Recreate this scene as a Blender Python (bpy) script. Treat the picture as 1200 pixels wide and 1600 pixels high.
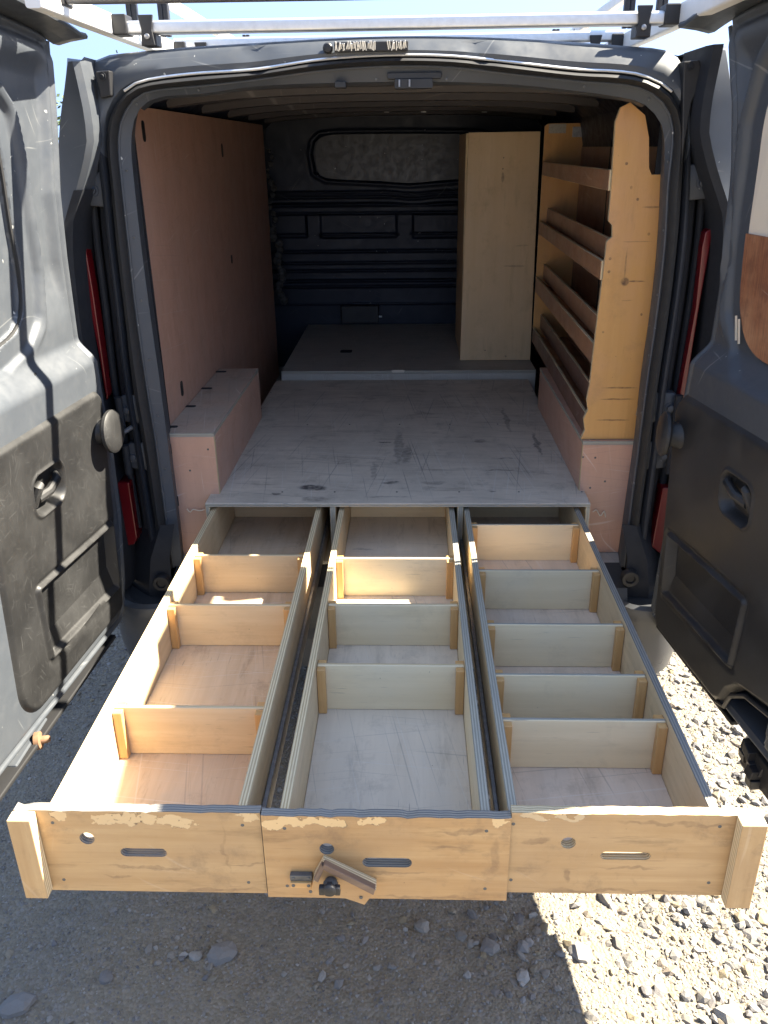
import bpy, bmesh, math, random
import numpy as np
from mathutils import Vector, Matrix, Euler

random.seed(7)
rng = np.random.default_rng(7)
SC = bpy.context.scene
COL = SC.collection
for o in list(bpy.data.objects):
    bpy.data.objects.remove(o)

# ------------------------------------------------------------------ camera
CF = 1293.99                       # focal length in pixels of a 1200x1600 frame
_p, _y, _r = 0.4146, -0.0354, -0.0139
CAMC = np.array([0.0439, -2.3073, 1.7478])
_cy, _sy = math.cos(_y), math.sin(_y)
_f = np.array([_sy*math.cos(_p), _cy*math.cos(_p), -math.sin(_p)])
_ri = np.array([_cy, -_sy, 0.0]); _u = np.cross(_ri, _f)
CR = math.cos(_r)*_ri + math.sin(_r)*_u
CU = -math.sin(_r)*_ri + math.cos(_r)*_u
CW = _f
cam_d = bpy.data.cameras.new('camera')
cam = bpy.data.objects.new('camera', cam_d); COL.objects.link(cam)
cam_d.sensor_fit = 'VERTICAL'; cam_d.sensor_height = 24.0; cam_d.lens = CF/1600*24.0
cam_d.clip_start = 0.02; cam_d.clip_end = 2000
cam.matrix_world = Matrix(((CR[0], CU[0], -CW[0], CAMC[0]), (CR[1], CU[1], -CW[1], CAMC[1]),
                           (CR[2], CU[2], -CW[2], CAMC[2]), (0, 0, 0, 1)))
SC.camera = cam
SC.render.resolution_x = 768; SC.render.resolution_y = 1024

def at(x, y, X=None, Y=None, Z=None):
    """where a traced photo point lies on a plane of the real place"""
    d = CW + (x-600)/CF*CR - (y-800)/CF*CU
    if X is not None: t = (X-CAMC[0])/d[0]
    elif Y is not None: t = (Y-CAMC[1])/d[1]
    else: t = (Z-CAMC[2])/d[2]
    return CAMC + t*d

# ------------------------------------------------------------------ light
SUN_EL = math.radians(47.2)
SUN_AZ = math.radians(11.0)        # from +X (van's right) towards +Y (van's front)
world = bpy.data.worlds.new('World'); SC.world = world; world.use_nodes = True
wn = world.node_tree; wn.nodes.clear()
sky = wn.nodes.new('ShaderNodeTexSky'); sky.sky_type = 'NISHITA'; sky.sun_disc = False
sky.sun_elevation = SUN_EL; sky.sun_rotation = math.radians(90) - SUN_AZ
sky.air_density = 1.0; sky.dust_density = 0.3; sky.ozone_density = 1.0
bg = wn.nodes.new('ShaderNodeBackground'); bg.inputs['Strength'].default_value = 0.066
wo = wn.nodes.new('ShaderNodeOutputWorld')
hs = wn.nodes.new('ShaderNodeHueSaturation'); hs.inputs['Saturation'].default_value = .85
# a clear dry sky: little whitening towards the horizon, all the way round
wtc = wn.nodes.new('ShaderNodeTexCoord'); wmp = wn.nodes.new('ShaderNodeMapping')
wmp.inputs['Scale'].default_value = (1, 1, .5); wmp.inputs['Location'].default_value = (0, 0, .6)
wn.links.new(wtc.outputs['Generated'], wmp.inputs['Vector']); wn.links.new(wmp.outputs[0], sky.inputs['Vector'])
wn.links.new(sky.outputs[0], hs.inputs['Color']); wn.links.new(hs.outputs[0], bg.inputs[0]); wn.links.new(bg.outputs[0], wo.inputs[0])
sun_d = bpy.data.lights.new('sun', 'SUN'); sun_d.energy = 4.1; sun_d.angle = math.radians(0.5)
sun_d.color = (1.0, 0.91, 0.75)
sun = bpy.data.objects.new('sun', sun_d); COL.objects.link(sun)
_d = Vector((-math.cos(SUN_AZ)*math.cos(SUN_EL), -math.sin(SUN_AZ)*math.cos(SUN_EL), -math.sin(SUN_EL)))
sun.rotation_euler = _d.to_track_quat('-Z', 'Y').to_euler()
sun.location = (4, 2, 6)
SC.view_settings.view_transform = 'Standard'; SC.view_settings.look = 'None'
SC.view_settings.exposure = 3.02; SC.view_settings.gamma = 1.0
SC.view_settings.use_curve_mapping = False
SC.cycles.max_bounces = 8; SC.cycles.diffuse_bounces = 5

# ------------------------------------------------------------------ node helpers
class G:
    def __init__(s, name):
        s.m = bpy.data.materials.new(name); s.m.use_nodes = True
        s.t = s.m.node_tree; s.t.nodes.clear()
        s.b = s.t.nodes.new('ShaderNodeBsdfPrincipled')
        s.o = s.t.nodes.new('ShaderNodeOutputMaterial')
        s.t.links.new(s.b.outputs[0], s.o.inputs[0])
        s.tc = s.t.nodes.new('ShaderNodeTexCoord')
        s.uv = s.tc.outputs['UV']; s.ob = s.tc.outputs['Object']
    def put(s, sock, v):
        if hasattr(v, 'is_linked') or hasattr(v, 'links'): s.t.links.new(v, sock)
        elif isinstance(v, (tuple, list)):
            v = tuple(v)
            sock.default_value = v + (1,) if (sock.type == 'RGBA' and len(v) == 3) else v
        else: sock.default_value = v
    def noise(s, vec, scale=5, detail=4, rough=.55, dist=0):
        n = s.t.nodes.new('ShaderNodeTexNoise'); s.put(n.inputs['Vector'], vec)
        n.inputs['Scale'].default_value = scale; n.inputs['Detail'].default_value = detail
        n.inputs['Roughness'].default_value = rough; n.inputs['Distortion'].default_value = dist
        return n.outputs['Fac']
    def noisec(s, vec, scale=5, detail=2):
        n = s.t.nodes.new('ShaderNodeTexNoise'); s.put(n.inputs['Vector'], vec)
        n.inputs['Scale'].default_value = scale; n.inputs['Detail'].default_value = detail
        return n.outputs['Color']
    def vor(s, vec, scale, feat='F1', out='Distance'):
        n = s.t.nodes.new('ShaderNodeTexVoronoi'); n.feature = feat; s.put(n.inputs['Vector'], vec)
        n.inputs['Scale'].default_value = scale
        return n.outputs[out]
    def map(s, vec, sc=(1, 1, 1), rot=(0, 0, 0), loc=(0, 0, 0)):
        n = s.t.nodes.new('ShaderNodeMapping'); s.put(n.inputs['Vector'], vec)
        n.inputs['Scale'].default_value = sc; n.inputs['Rotation'].default_value = rot
        n.inputs['Location'].default_value = loc
        return n.outputs[0]
    def vm(s, op, a, b):
        n = s.t.nodes.new('ShaderNodeVectorMath'); n.operation = op
        s.put(n.inputs[0], a); s.put(n.inputs[1], b)
        return n.outputs['Value'] if op == 'LENGTH' else n.outputs[0]
    def mt(s, op, a, b=0.0, clamp=False):
        n = s.t.nodes.new('ShaderNodeMath'); n.operation = op; n.use_clamp = clamp
        s.put(n.inputs[0], a); s.put(n.inputs[1], b); return n.outputs[0]
    def rng(s, v, a, b, c=0.0, d=1.0, smooth=False):
        n = s.t.nodes.new('ShaderNodeMapRange'); s.put(n.inputs['Value'], v)
        n.inputs['From Min'].default_value = a; n.inputs['From Max'].default_value = b
        n.inputs['To Min'].default_value = c; n.inputs['To Max'].default_value = d
        if smooth: n.interpolation_type = 'SMOOTHSTEP'
        return n.outputs['Result']
    def mix(s, fac, a, b, mode='MIX'):
        n = s.t.nodes.new('ShaderNodeMix'); n.data_type = 'RGBA'; n.blend_type = mode
        s.put(n.inputs[0], fac); s.put(n.inputs[6], a); s.put(n.inputs[7], b)
        return n.outputs[2]
    def sep(s, vec):
        n = s.t.nodes.new('ShaderNodeSeparateXYZ'); s.put(n.inputs[0], vec); return n.outputs
    def attr(s, name):
        n = s.t.nodes.new('ShaderNodeAttribute'); n.attribute_name = name; return n.outputs['Color']
    def bump(s, h, strength=.3, dist=.002):
        n = s.t.nodes.new('ShaderNodeBump'); s.put(n.inputs['Height'], h)
        n.inputs['Strength'].default_value = strength; n.inputs['Distance'].default_value = dist
        s.t.links.new(n.outputs[0], s.b.inputs['Normal'])
    def ellipses(s, vec, lst, wob=.02, wsc=25):
        """soft marks with a wobbling outline; lst = (cx, cy, rx, ry, strength)"""
        w = s.vm('SUBTRACT', s.noisec(vec, wsc, 3), (.5, .5, .5))
        w = s.vm('MULTIPLY', w, (wob*2, wob*2, 0))
        v = s.vm('ADD', vec, w); out = None
        for cx, cy, rx, ry, st in lst:
            q = s.vm('MULTIPLY', s.vm('SUBTRACT', v, (cx, cy, 0)), (1/rx, 1/ry, 0))
            e = s.rng(s.vm('LENGTH', q, (0, 0, 0)), 1.0, .55, 0, st, True)
            out = e if out is None else s.mt('MAXIMUM', out, e)
        return out
    def scratches(s, vec, n=3, sc=1.0, thr=.71, seed=0):
        out = None
        w = s.vm('MULTIPLY', s.vm('SUBTRACT', s.noisec(vec, 3.5, 1), (.5, .5, .5)), (.12, .12, .12))
        vec2 = s.vm('ADD', vec, w)
        for i in range(n):
            a = .5 + seed + i*1.31
            q = s.map(s.map(vec2, (1, 1, 1), (0, 0, a)), (9*sc, 190*sc, 1), (0, 0, 0), (i*3.1+seed, i*1.7, 0))
            f = s.noise(q, 1.0, 1, .4)
            e = s.rng(f, thr, thr+.05)
            out = e if out is None else s.mt('MAXIMUM', out, e)
        return out
    def done(s, col=None, rough=.6, metal=0.0, spec=None):
        if col is not None: s.put(s.b.inputs['Base Color'], col)
        s.put(s.b.inputs['Roughness'], rough); s.put(s.b.inputs['Metallic'], metal)
        if spec is not None: s.b.inputs['Specular IOR Level'].default_value = spec
        return s.m

def ply(name, light, dark, grain=1.0, rough=.62, blotch=(.5, .5, .5), blotch_amt=.3, marks=None,
        markcol=(.06, .05, .045), torn=None, torncol=(.75, .55, .3), fleck=.5, scr=0.0, wob=.02, fresh=None, grime=.35, drag=0.0):
    g = G(name); v = g.uv
    st = g.noise(g.map(v, (2.2*grain, 48*grain, 1)), 1, 5, .62)
    fi = g.noise(g.map(v, (12*grain, 420*grain, 1)), 1, 3, .6)
    c = g.mix(g.rng(st, .3, .72), light, dark)
    c = g.mix(g.mt('MULTIPLY', g.rng(fi, .45, .75), .30), c, dark)
    bl = g.noise(v, 5.5, 4, .6)
    c = g.mix(g.mt('MULTIPLY', g.rng(bl, .42, .75), blotch_amt), c, blotch)
    b2 = g.noise(g.map(v, (1, 1, 1), (0, 0, 0), (7, 3, 0)), 16, 5, .7)
    c = g.mix(g.mt('MULTIPLY', g.rng(b2, .5, .8), blotch_amt*.8), c, dark)
    # short dark splits along the grain
    fl = g.noise(g.map(v, (14, 260, 1), (0, 0, 0), (3, 9, 0)), 1, 2, .5)
    fl2 = g.noise(v, 4.3, 2)
    m = g.mt('MULTIPLY', g.rng(fl, .66, .74), g.rng(fl2, .5, .62))
    c = g.mix(g.mt('MULTIPLY', m, fleck), c, markcol)
    # figure of the veneer: broad wavy cathedral bands, and soft brown mineral streaks
    wv = g.noise(g.map(v, (1.1*grain, 9*grain, 1), (0, 0, 0), (5, 2, 0)), 1, 3, .5, 1.2)
    bands = g.mt('SINE', g.mt('MULTIPLY', wv, 46.0))
    c = g.mix(g.mt('MULTIPLY', g.rng(bands, .2, 1), .16), c, dark)
    ms = g.noise(g.map(v, (4, 22, 1), (0, 0, 0), (11, 4, 0)), 1, 5, .7)
    c = g.mix(g.mt('MULTIPLY', g.rng(ms, .56, .74), grime), c, g.mix(.5, dark, (.08, .055, .035)))
    gm = g.noise(g.map(v, (1, 1, 1), (0, 0, 0), (1, 8, 0)), 9, 6, .75)
    c = g.mix(g.mt('MULTIPLY', g.rng(gm, .54, .72), grime*.8), c, g.mix(.6, dark, (.10, .085, .07)))
    pin = g.rng(g.vor(v, 26), .035, .02)
    c = g.mix(g.mt('MULTIPLY', pin, g.rng(g.noise(v, 3.1, 1), .5, .55, 0, .75)), c, (.06, .045, .035))
    if drag:
        for ang, sd in ((1.45, 0), (1.72, 4), (.2, 9)):
            q = g.map(g.map(v, (1, 1, 1), (0, 0, ang)), (1.6, 170, 1), (0, 0, 0), (sd, sd*2, 0))
            f_ = g.noise(q, 1, 1, .4)
            c = g.mix(g.mt('MULTIPLY', g.rng(f_, .69, .73), drag), c, (.62, .6, .56))
            c = g.mix(g.mt('MULTIPLY', g.rng(f_, .31, .27), drag), c, (.12, .12, .12))
    if scr: c = g.mix(g.mt('MULTIPLY', g.scratches(v, 3, .4, .73), scr), c, (.75, .68, .6))
    if marks:
        wn_ = g.noise(v, 60, 3)
        c = g.mix(g.mt('MULTIPLY', g.ellipses(v, marks, wob, 22), g.rng(wn_, .3, .6, .35, 1)), c, markcol)
    if fresh:
        c = g.mix(g.ellipses(v, fresh, .02, 12), c, torncol)
    if torn:
        e = g.mt('SUBTRACT', g.ellipses(v, torn, .024, 38), g.mt('MULTIPLY', g.rng(g.noise(v, 85, 3), .45, .7), .9))
        ring = g.rng(g.mt('ABSOLUTE', g.mt('SUBTRACT', e, .25)), .0, .2, 1, 0)
        c = g.mix(g.rng(e, .12, .3), c, torncol)
        c = g.mix(g.mt('MULTIPLY', ring, g.rng(g.noise(v, 30, 3), .48, .6)), c, (.07, .045, .03))
    h_ = g.mt('ADD', g.mt('MULTIPLY', fi, .5), st)
    if torn: h_ = g.mt('ADD', h_, g.mt('MULTIPLY', g.rng(e, .12, .3), -3.5))
    g.bump(h_, .3, .0008)
    return g.done(c, g.rng(gm, .4, .75, rough-.08, rough+.12))

def edge(name, light, dark, grey=(.2, .22, .24), grey_amt=.3, zone=None, pitch=.0026):
    g = G(name); v = g.uv; x, y, z = g.sep(v)
    w = g.noise(g.map(v, (30, 200, 1)), 1, 3)
    s = g.mt('SINE', g.mt('ADD', g.mt('MULTIPLY', y, 2*math.pi/(pitch*2)), g.mt('MULTIPLY', w, 1.6)))
    c = g.mix(g.rng(s, -.35, .45), light, dark)
    n = g.noise(g.map(v, (6, 30, 1)), 1, 4, .65)
    c = g.mix(g.mt('MULTIPLY', g.rng(n, .35, .7), grey_amt), c, grey)
    g.bump(s, .4, .0008)
    return g.done(c, .75)

def paint(name, base, dust, rough=.36, metal=.35, scr=.5, dusty=.35, marks=None):
    g = G(name); v = g.ob
    n = g.noise(v, 3.0, 5, .6); n2 = g.noise(v, 26, 4, .65)
    c = g.mix(g.mt('MULTIPLY', g.rng(n, .35, .75), dusty), base, dust)
    c = g.mix(g.mt('MULTIPLY', g.rng(n2, .52, .8), dusty*.8), c, dust)
    if scr:
        a = g.scratches(g.map(v, (1, 1, 1), (0, math.pi/2, 0)), 2, .5, .745)
        b = g.scratches(g.map(v, (1, 1, 1), (math.pi/2, 0, 0)), 2, .5, .75, 2.2)
        c = g.mix(g.mt('MULTIPLY', g.mt('MAXIMUM', a, b), scr), c, (.72, .72, .68))
        ch = g.rng(g.noise(v, 55, 2), .74, .79)
        c = g.mix(g.mt('MULTIPLY', ch, .7), c, (.6, .6, .56))
    r = g.rng(n2, .3, .8, rough, rough+.25)
    g.bump(g.noise(v, 9, 2), .05, .004)
    return g.done(c, r, metal)

def plastic(name, base, hi=(.30, .30, .29), rough=.55, scr=.55, dust=.22):
    g = G(name); v = g.ob
    n = g.noise(v, 8, 4, .6); f = g.noise(v, 900, 2)
    c = g.mix(g.mt('MULTIPLY', g.rng(n, .4, .75), dust), base, hi)
    if scr:
        vv = g.map(v, (1, 1, 1), (0, math.pi/2, 0))
        a = g.scratches(vv, 5, 1.8, .705)
        b = g.scratches(vv, 2, .8, .735, 1.3)
        sp = g.rng(g.noise(v, 120, 2), .69, .76)
        m = g.mt('MAXIMUM', g.mt('MAXIMUM', a, b), g.mt('MULTIPLY', sp, .7))
        c = g.mix(g.mt('MULTIPLY', m, scr), c, hi)
    g.bump(f, .3, .0006)
    return g.done(c, g.rng(n, .3, .8, rough-.08, rough+.15))

def simple(name, col, rough=.5, metal=0.0, var=.25, sc=20, bump=0.0):
    g = G(name)
    n = g.noise(g.ob, sc, 4, .6)
    c = g.mix(g.rng(n, .3, .75), col, tuple(x*(1-var) for x in col))
    if bump: g.bump(n, bump, .002)
    return g.done(c, g.rng(n, .3, .8, rough, min(1, rough+.15)), metal)

M = {}
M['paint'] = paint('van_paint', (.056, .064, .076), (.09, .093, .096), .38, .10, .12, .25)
M['paint_in'] = paint('jamb_paint', (.046, .054, .067), (.10, .096, .09), .45, .1, .1, .4)
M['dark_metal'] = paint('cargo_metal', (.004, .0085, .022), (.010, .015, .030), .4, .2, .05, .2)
M['roof_metal'] = paint('roof_metal', (.05, .045, .048), (.09, .08, .075), .45, .1, .1, .4)
M['jamb_dark'] = simple('jamb_black', (.008, .010, .015), .7)
M['pillar'] = simple('pillar_shaded_paint', (.013, .016, .023), .55)  # body paint darkened: shade on the side pillars put into the colour
M['rubber'] = simple('rubber', (.014, .014, .015), .55, 0, .3, 40)
M['trim'] = plastic('trim_plastic', (.014, .014, .0143), (.085, .085, .084), .5, .36, .12)
M['trim_dark'] = plastic('trim_plastic_clean', (.019, .019, .020), (.07, .07, .07), .5, .2, .3)
M['black'] = simple('black_plastic', (.016, .016, .018), .45)
M['bumper'] = plastic('bumper_plastic', (.05, .052, .055), (.10, .10, .10), .34, .1, .25)
M['bumper_dark'] = plastic('bumper_step_plastic', (.03, .032, .035), (.1, .1, .1), .5, .1, .25)
M['alu'] = simple('aluminium', (.72, .73, .74), .38, .85, .12, 60)
M['white'] = simple('white_rail', (.78, .77, .74), .45, .1, .08, 20)
M['steel'] = simple('steel', (.42, .42, .43), .38, .9, .35, 60)
M['steel_dull'] = simple('dull_steel', (.16, .16, .155), .55, .5, .4, 60)
M['rust'] = simple('rusty_steel', (.28, .16, .09), .7, .3, .5, 60)
g = G('red_lens'); M['lens'] = g.done((.12, .003, .006), .3); g.b.inputs['Coat Weight'].default_value = .15
g = G('clear_lens'); M['lens_clear'] = g.done((.75, .5, .45), .1)
M['platform'] = ply('weathered_ply_top', (.66, .575, .47), (.55, .475, .385), .8, .6, (.38, .33, .27), .7, grime=.9, drag=.5,
    marks=[(-.27, .13, .055, .03, .9), (-.375, .075, .018, .012, .7), (-.25, .035, .05, .028, .5), (.0, .52, .022, .22, .45),
           (-.02, .17, .035, .012, .8), (.03, .44, .022, .11, .55), (-.05, .57, .03, .006, .9), (.1, .12, .03, .02, .25),
           (-.02, .05, .09, .006, .5), (.34, .28, .07, .007, .6), (.36, .40, .05, .008, .6), (.3, .58, .03, .02, .5),
           (.42, .85, .012, .2, .5), (.50, .55, .012, .15, .7), (.3, .1, .016, .008, .7), (-.08, .28, .012, .1, .4), (.12, .17, .05, .02, .45)],
    markcol=(.035, .035, .04), fleck=.75, scr=.25)
M['deck'] = ply('grey_ply_deck', (.46, .42, .36), (.38, .35, .30), .8, .62, (.34, .31, .28), .5, grime=.5, drag=.2)
M['edge_grey'] = edge('ply_edge_weathered', (.42, .39, .31), (.26, .24, .19), (.24, .25, .24), .4)
M['edge_blue'] = edge('ply_edge_dark', (.33, .29, .23), (.15, .14, .125), (.22, .22, .22), .6)
M['edge'] = edge('ply_edge_fresh', (.72, .58, .35), (.44, .32, .17), (.4, .38, .32), .25)
TORN_L = [(-.545, .734, .02, .012, 1), (-.455, .722, .05, .016, 1), (-.40, .728, .03, .012, 1), (-.345, .722, .038, .015, 1), (-.225, .733, .025, .006, 1)]
TORN_M = [(-.165, .728, .05, .014, 1), (-.10, .726, .05, .014, 1), (-.02, .735, .03, .008, 1), (.19, .734, .02, .007, 1)]
TORN_R = [(.245, .737, .03, .010, 1), (.30, .742, .03, .007, 1)]
FR = dict(light=(.51, .345, .17), dark=(.39, .235, .10), grain=.8, rough=.55, blotch=(.36, .23, .12), blotch_amt=.6, fleck=.7, scr=.08, grime=.85)
M['front_l'] = ply(marks=[(-.41, .618, .09, .004, .5), (-.27, .66, .003, .06, .35), (-.3, .564, .09, .006, .55), (-.46, .60, .03, .003, .5), (-.23, .63, .05, .003, .5)], markcol=(.17, .10, .055), name='front_ply_left', torn=TORN_L, torncol=(.62, .44, .23), **FR)
M['front_m'] = ply(marks=[(.13, .712, .05, .006, .55), (.02, .618, .06, .004, .5), (.185, .66, .010, .05, .35), (.08, .563, .11, .005, .55), (.10, .675, .04, .004, .5)], markcol=(.17, .10, .055), name='front_ply_middle', torn=TORN_M, torncol=(.68, .47, .23), **dict(FR, light=(.53, .34, .155), dark=(.38, .21, .08)))
M['front_r'] = ply(marks=[(.25, .69, .03, .006, .5), (.31, .61, .006, .02, .6), (.41, .633, .06, .004, .5), (.48, .73, .12, .005, .5), (.4, .577, .14, .005, .5)], markcol=(.17, .10, .055), name='front_ply_right', torn=TORN_R, torncol=(.56, .41, .23), **dict(FR, light=(.52, .345, .17), dark=(.39, .235, .10)))
M['birch'] = ply('birch_ply', (.80, .67, .44), (.71, .58, .36), .8, .55, (.66, .60, .46), .4, fleck=.6, grime=.3)
M['birch_warm'] = ply('birch_ply_warm', (.70, .54, .33), (.59, .43, .24), .8, .55, (.62, .50, .32), .35, fleck=.8, grime=.35)
M['birch_side'] = ply('birch_ply_side', (.68, .54, .34), (.54, .41, .24), .8, .55, (.56, .48, .36), .4, fleck=.5, grime=.4)
M['floor_l'] = ply('drawer_base_left', (.58, .44, .31), (.47, .34, .22), .8, .55, (.42, .37, .31), .6, fleck=.8, grime=.7, drag=.25,
    marks=[(-.30, -.70, .012, .14, .65), (-.335, -.66, .010, .16, .5), (-.46, -.72, .008, .14, .4), (-.40, -.2, .05, .008, .7), (-.33, -.18, .03, .006, .7),
           (-.42, .13, .05, .10, .7), (-.30, .0, .03, .05, .6)], markcol=(.16, .16, .14))
M['floor_m'] = ply('drawer_base_middle', (.68, .58, .45), (.58, .49, .375), .5, .5, (.50, .46, .40), .5, fleck=.7, grime=.6, drag=.3,
    marks=[(-.06, -.86, .02, .004, .8), (.04, -.86, .006, .03, .7), (.1, -.85, .02, .004, .6), (-.03, -1.02, .012, .05, .5), (0, -.1, .01, .04, .5)], markcol=(.12, .12, .12))
M['floor_r'] = ply('drawer_base_right', (.66, .53, .41), (.55, .43, .32), .7, .55, (.42, .39, .35), .5, fleck=.8, grime=.6, drag=.3)
M['batten'] = ply('pine_batten', (.62, .38, .16), (.50, .27, .09), 1.5, .5, (.5, .35, .2), .2, fleck=.1)
M['pink'] = ply('pink_lining_ply', (.58, .335, .235), (.50, .285, .20), .25, .42, (.44, .29, .22), .5, fleck=.25, scr=.3, grime=.3, drag=.12, markcol=(.1, .07, .06))
M['pink_top'] = ply('pink_lining_ply_scuffed', (.52, .36, .27), (.43, .33, .25), .4, .5, (.36, .35, .30), .75, fleck=.5, scr=.5, grime=.6, drag=.4)
M['orange'] = ply('varnished_ply', (.62, .335, .11), (.55, .28, .085), .35, .38, (.58, .31, .17), .5, fleck=.15, markcol=(.12, .06, .03),
    marks=[(1.392, .648, .014, .014, 1), (1.43, .645, .06, .003, .6), (1.393, .68, .003, .03, .8), (1.085, .665, .0035, .06, .7), (1.05, .66, .003, .06, .8),
           (.985, .655, .0035, .06, .75), (1.59, .70, .0035, .03, .6), (1.50, .67, .002, .05, .45), (1.34, .66, .002, .02, .4),
           (1.70, .62, .005, .005, .8), (1.64, .64, .006, .004, .7), (1.61, .66, .005, .005, .8), (1.52, .70, .005, .005, .8), (1.42, .60, .005, .005, .9),
           (1.455, .60, .005, .005, .9), (1.30, .705, .005, .004, .8), (1.25, .60, .004, .004, .7)], wob=.002)
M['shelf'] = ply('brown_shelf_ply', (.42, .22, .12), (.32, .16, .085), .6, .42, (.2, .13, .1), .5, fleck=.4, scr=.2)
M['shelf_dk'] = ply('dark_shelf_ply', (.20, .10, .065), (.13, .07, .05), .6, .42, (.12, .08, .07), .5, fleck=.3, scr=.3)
M['cab'] = ply('cabinet_ply', (.68, .49, .28), (.61, .42, .225), .35, .5, (.50, .37, .22), .45, fleck=.25, grime=.4,
    marks=[(1.70, .45, .004, .004, 1), (1.655, .45, .004, .004, 1), (1.62, .45, .025, .008, .6), (1.24, .52, .006, .06, .4), (1.33, .55, .005, .04, .25), (.85, .40, .004, .006, .8), (.82, .5, .006, .006, .7)], wob=.003, markcol=(.1, .07, .05))
M['osb'] = ply('brown_window_board', (.33, .125, .05), (.11, .04, .02), 5.0, .8, (.42, .22, .11), 1.0, fleck=1, markcol=(.66, .42, .24), scr=.3)
M['cream'] = simple('cream_board', (.66, .58, .46), .6, 0, .08, 6)
M['darkwood'] = ply('dark_wood_strip', (.26, .17, .11), (.13, .08, .055), 1, .5, (.1, .08, .07), .4)
M['label'] = simple('paper_label', (.45, .42, .36), .6, 0, .3, 120)
M['tape'] = simple('foam_edge', (.09, .09, .09), .7, 0, .8, 40, .5)

# ------------------------------------------------------------------ mesh helpers
WL = {}
def link(o, parent=None, wl=None):
    COL.objects.link(o)
    o.location = wl if wl is not None else (0, 0, 0)
    WL[o.name] = Vector(o.location)
    if parent is not None:
        o.parent = parent
        o.location = Vector(o.location) - WL[parent.name]
    return o
def tag(o, label=None, cat=None, group=None, kind=None):
    if label: o['label'] = label
    if cat: o['category'] = cat
    if group: o['group'] = group
    if kind: o['kind'] = kind
    return o
def thing(name, loc, label, cat, group=None):
    o = bpy.data.objects.new(name, None); o.empty_display_size = .1
    return tag(link(o, None, Vector(loc)), label, cat, group)

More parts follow.
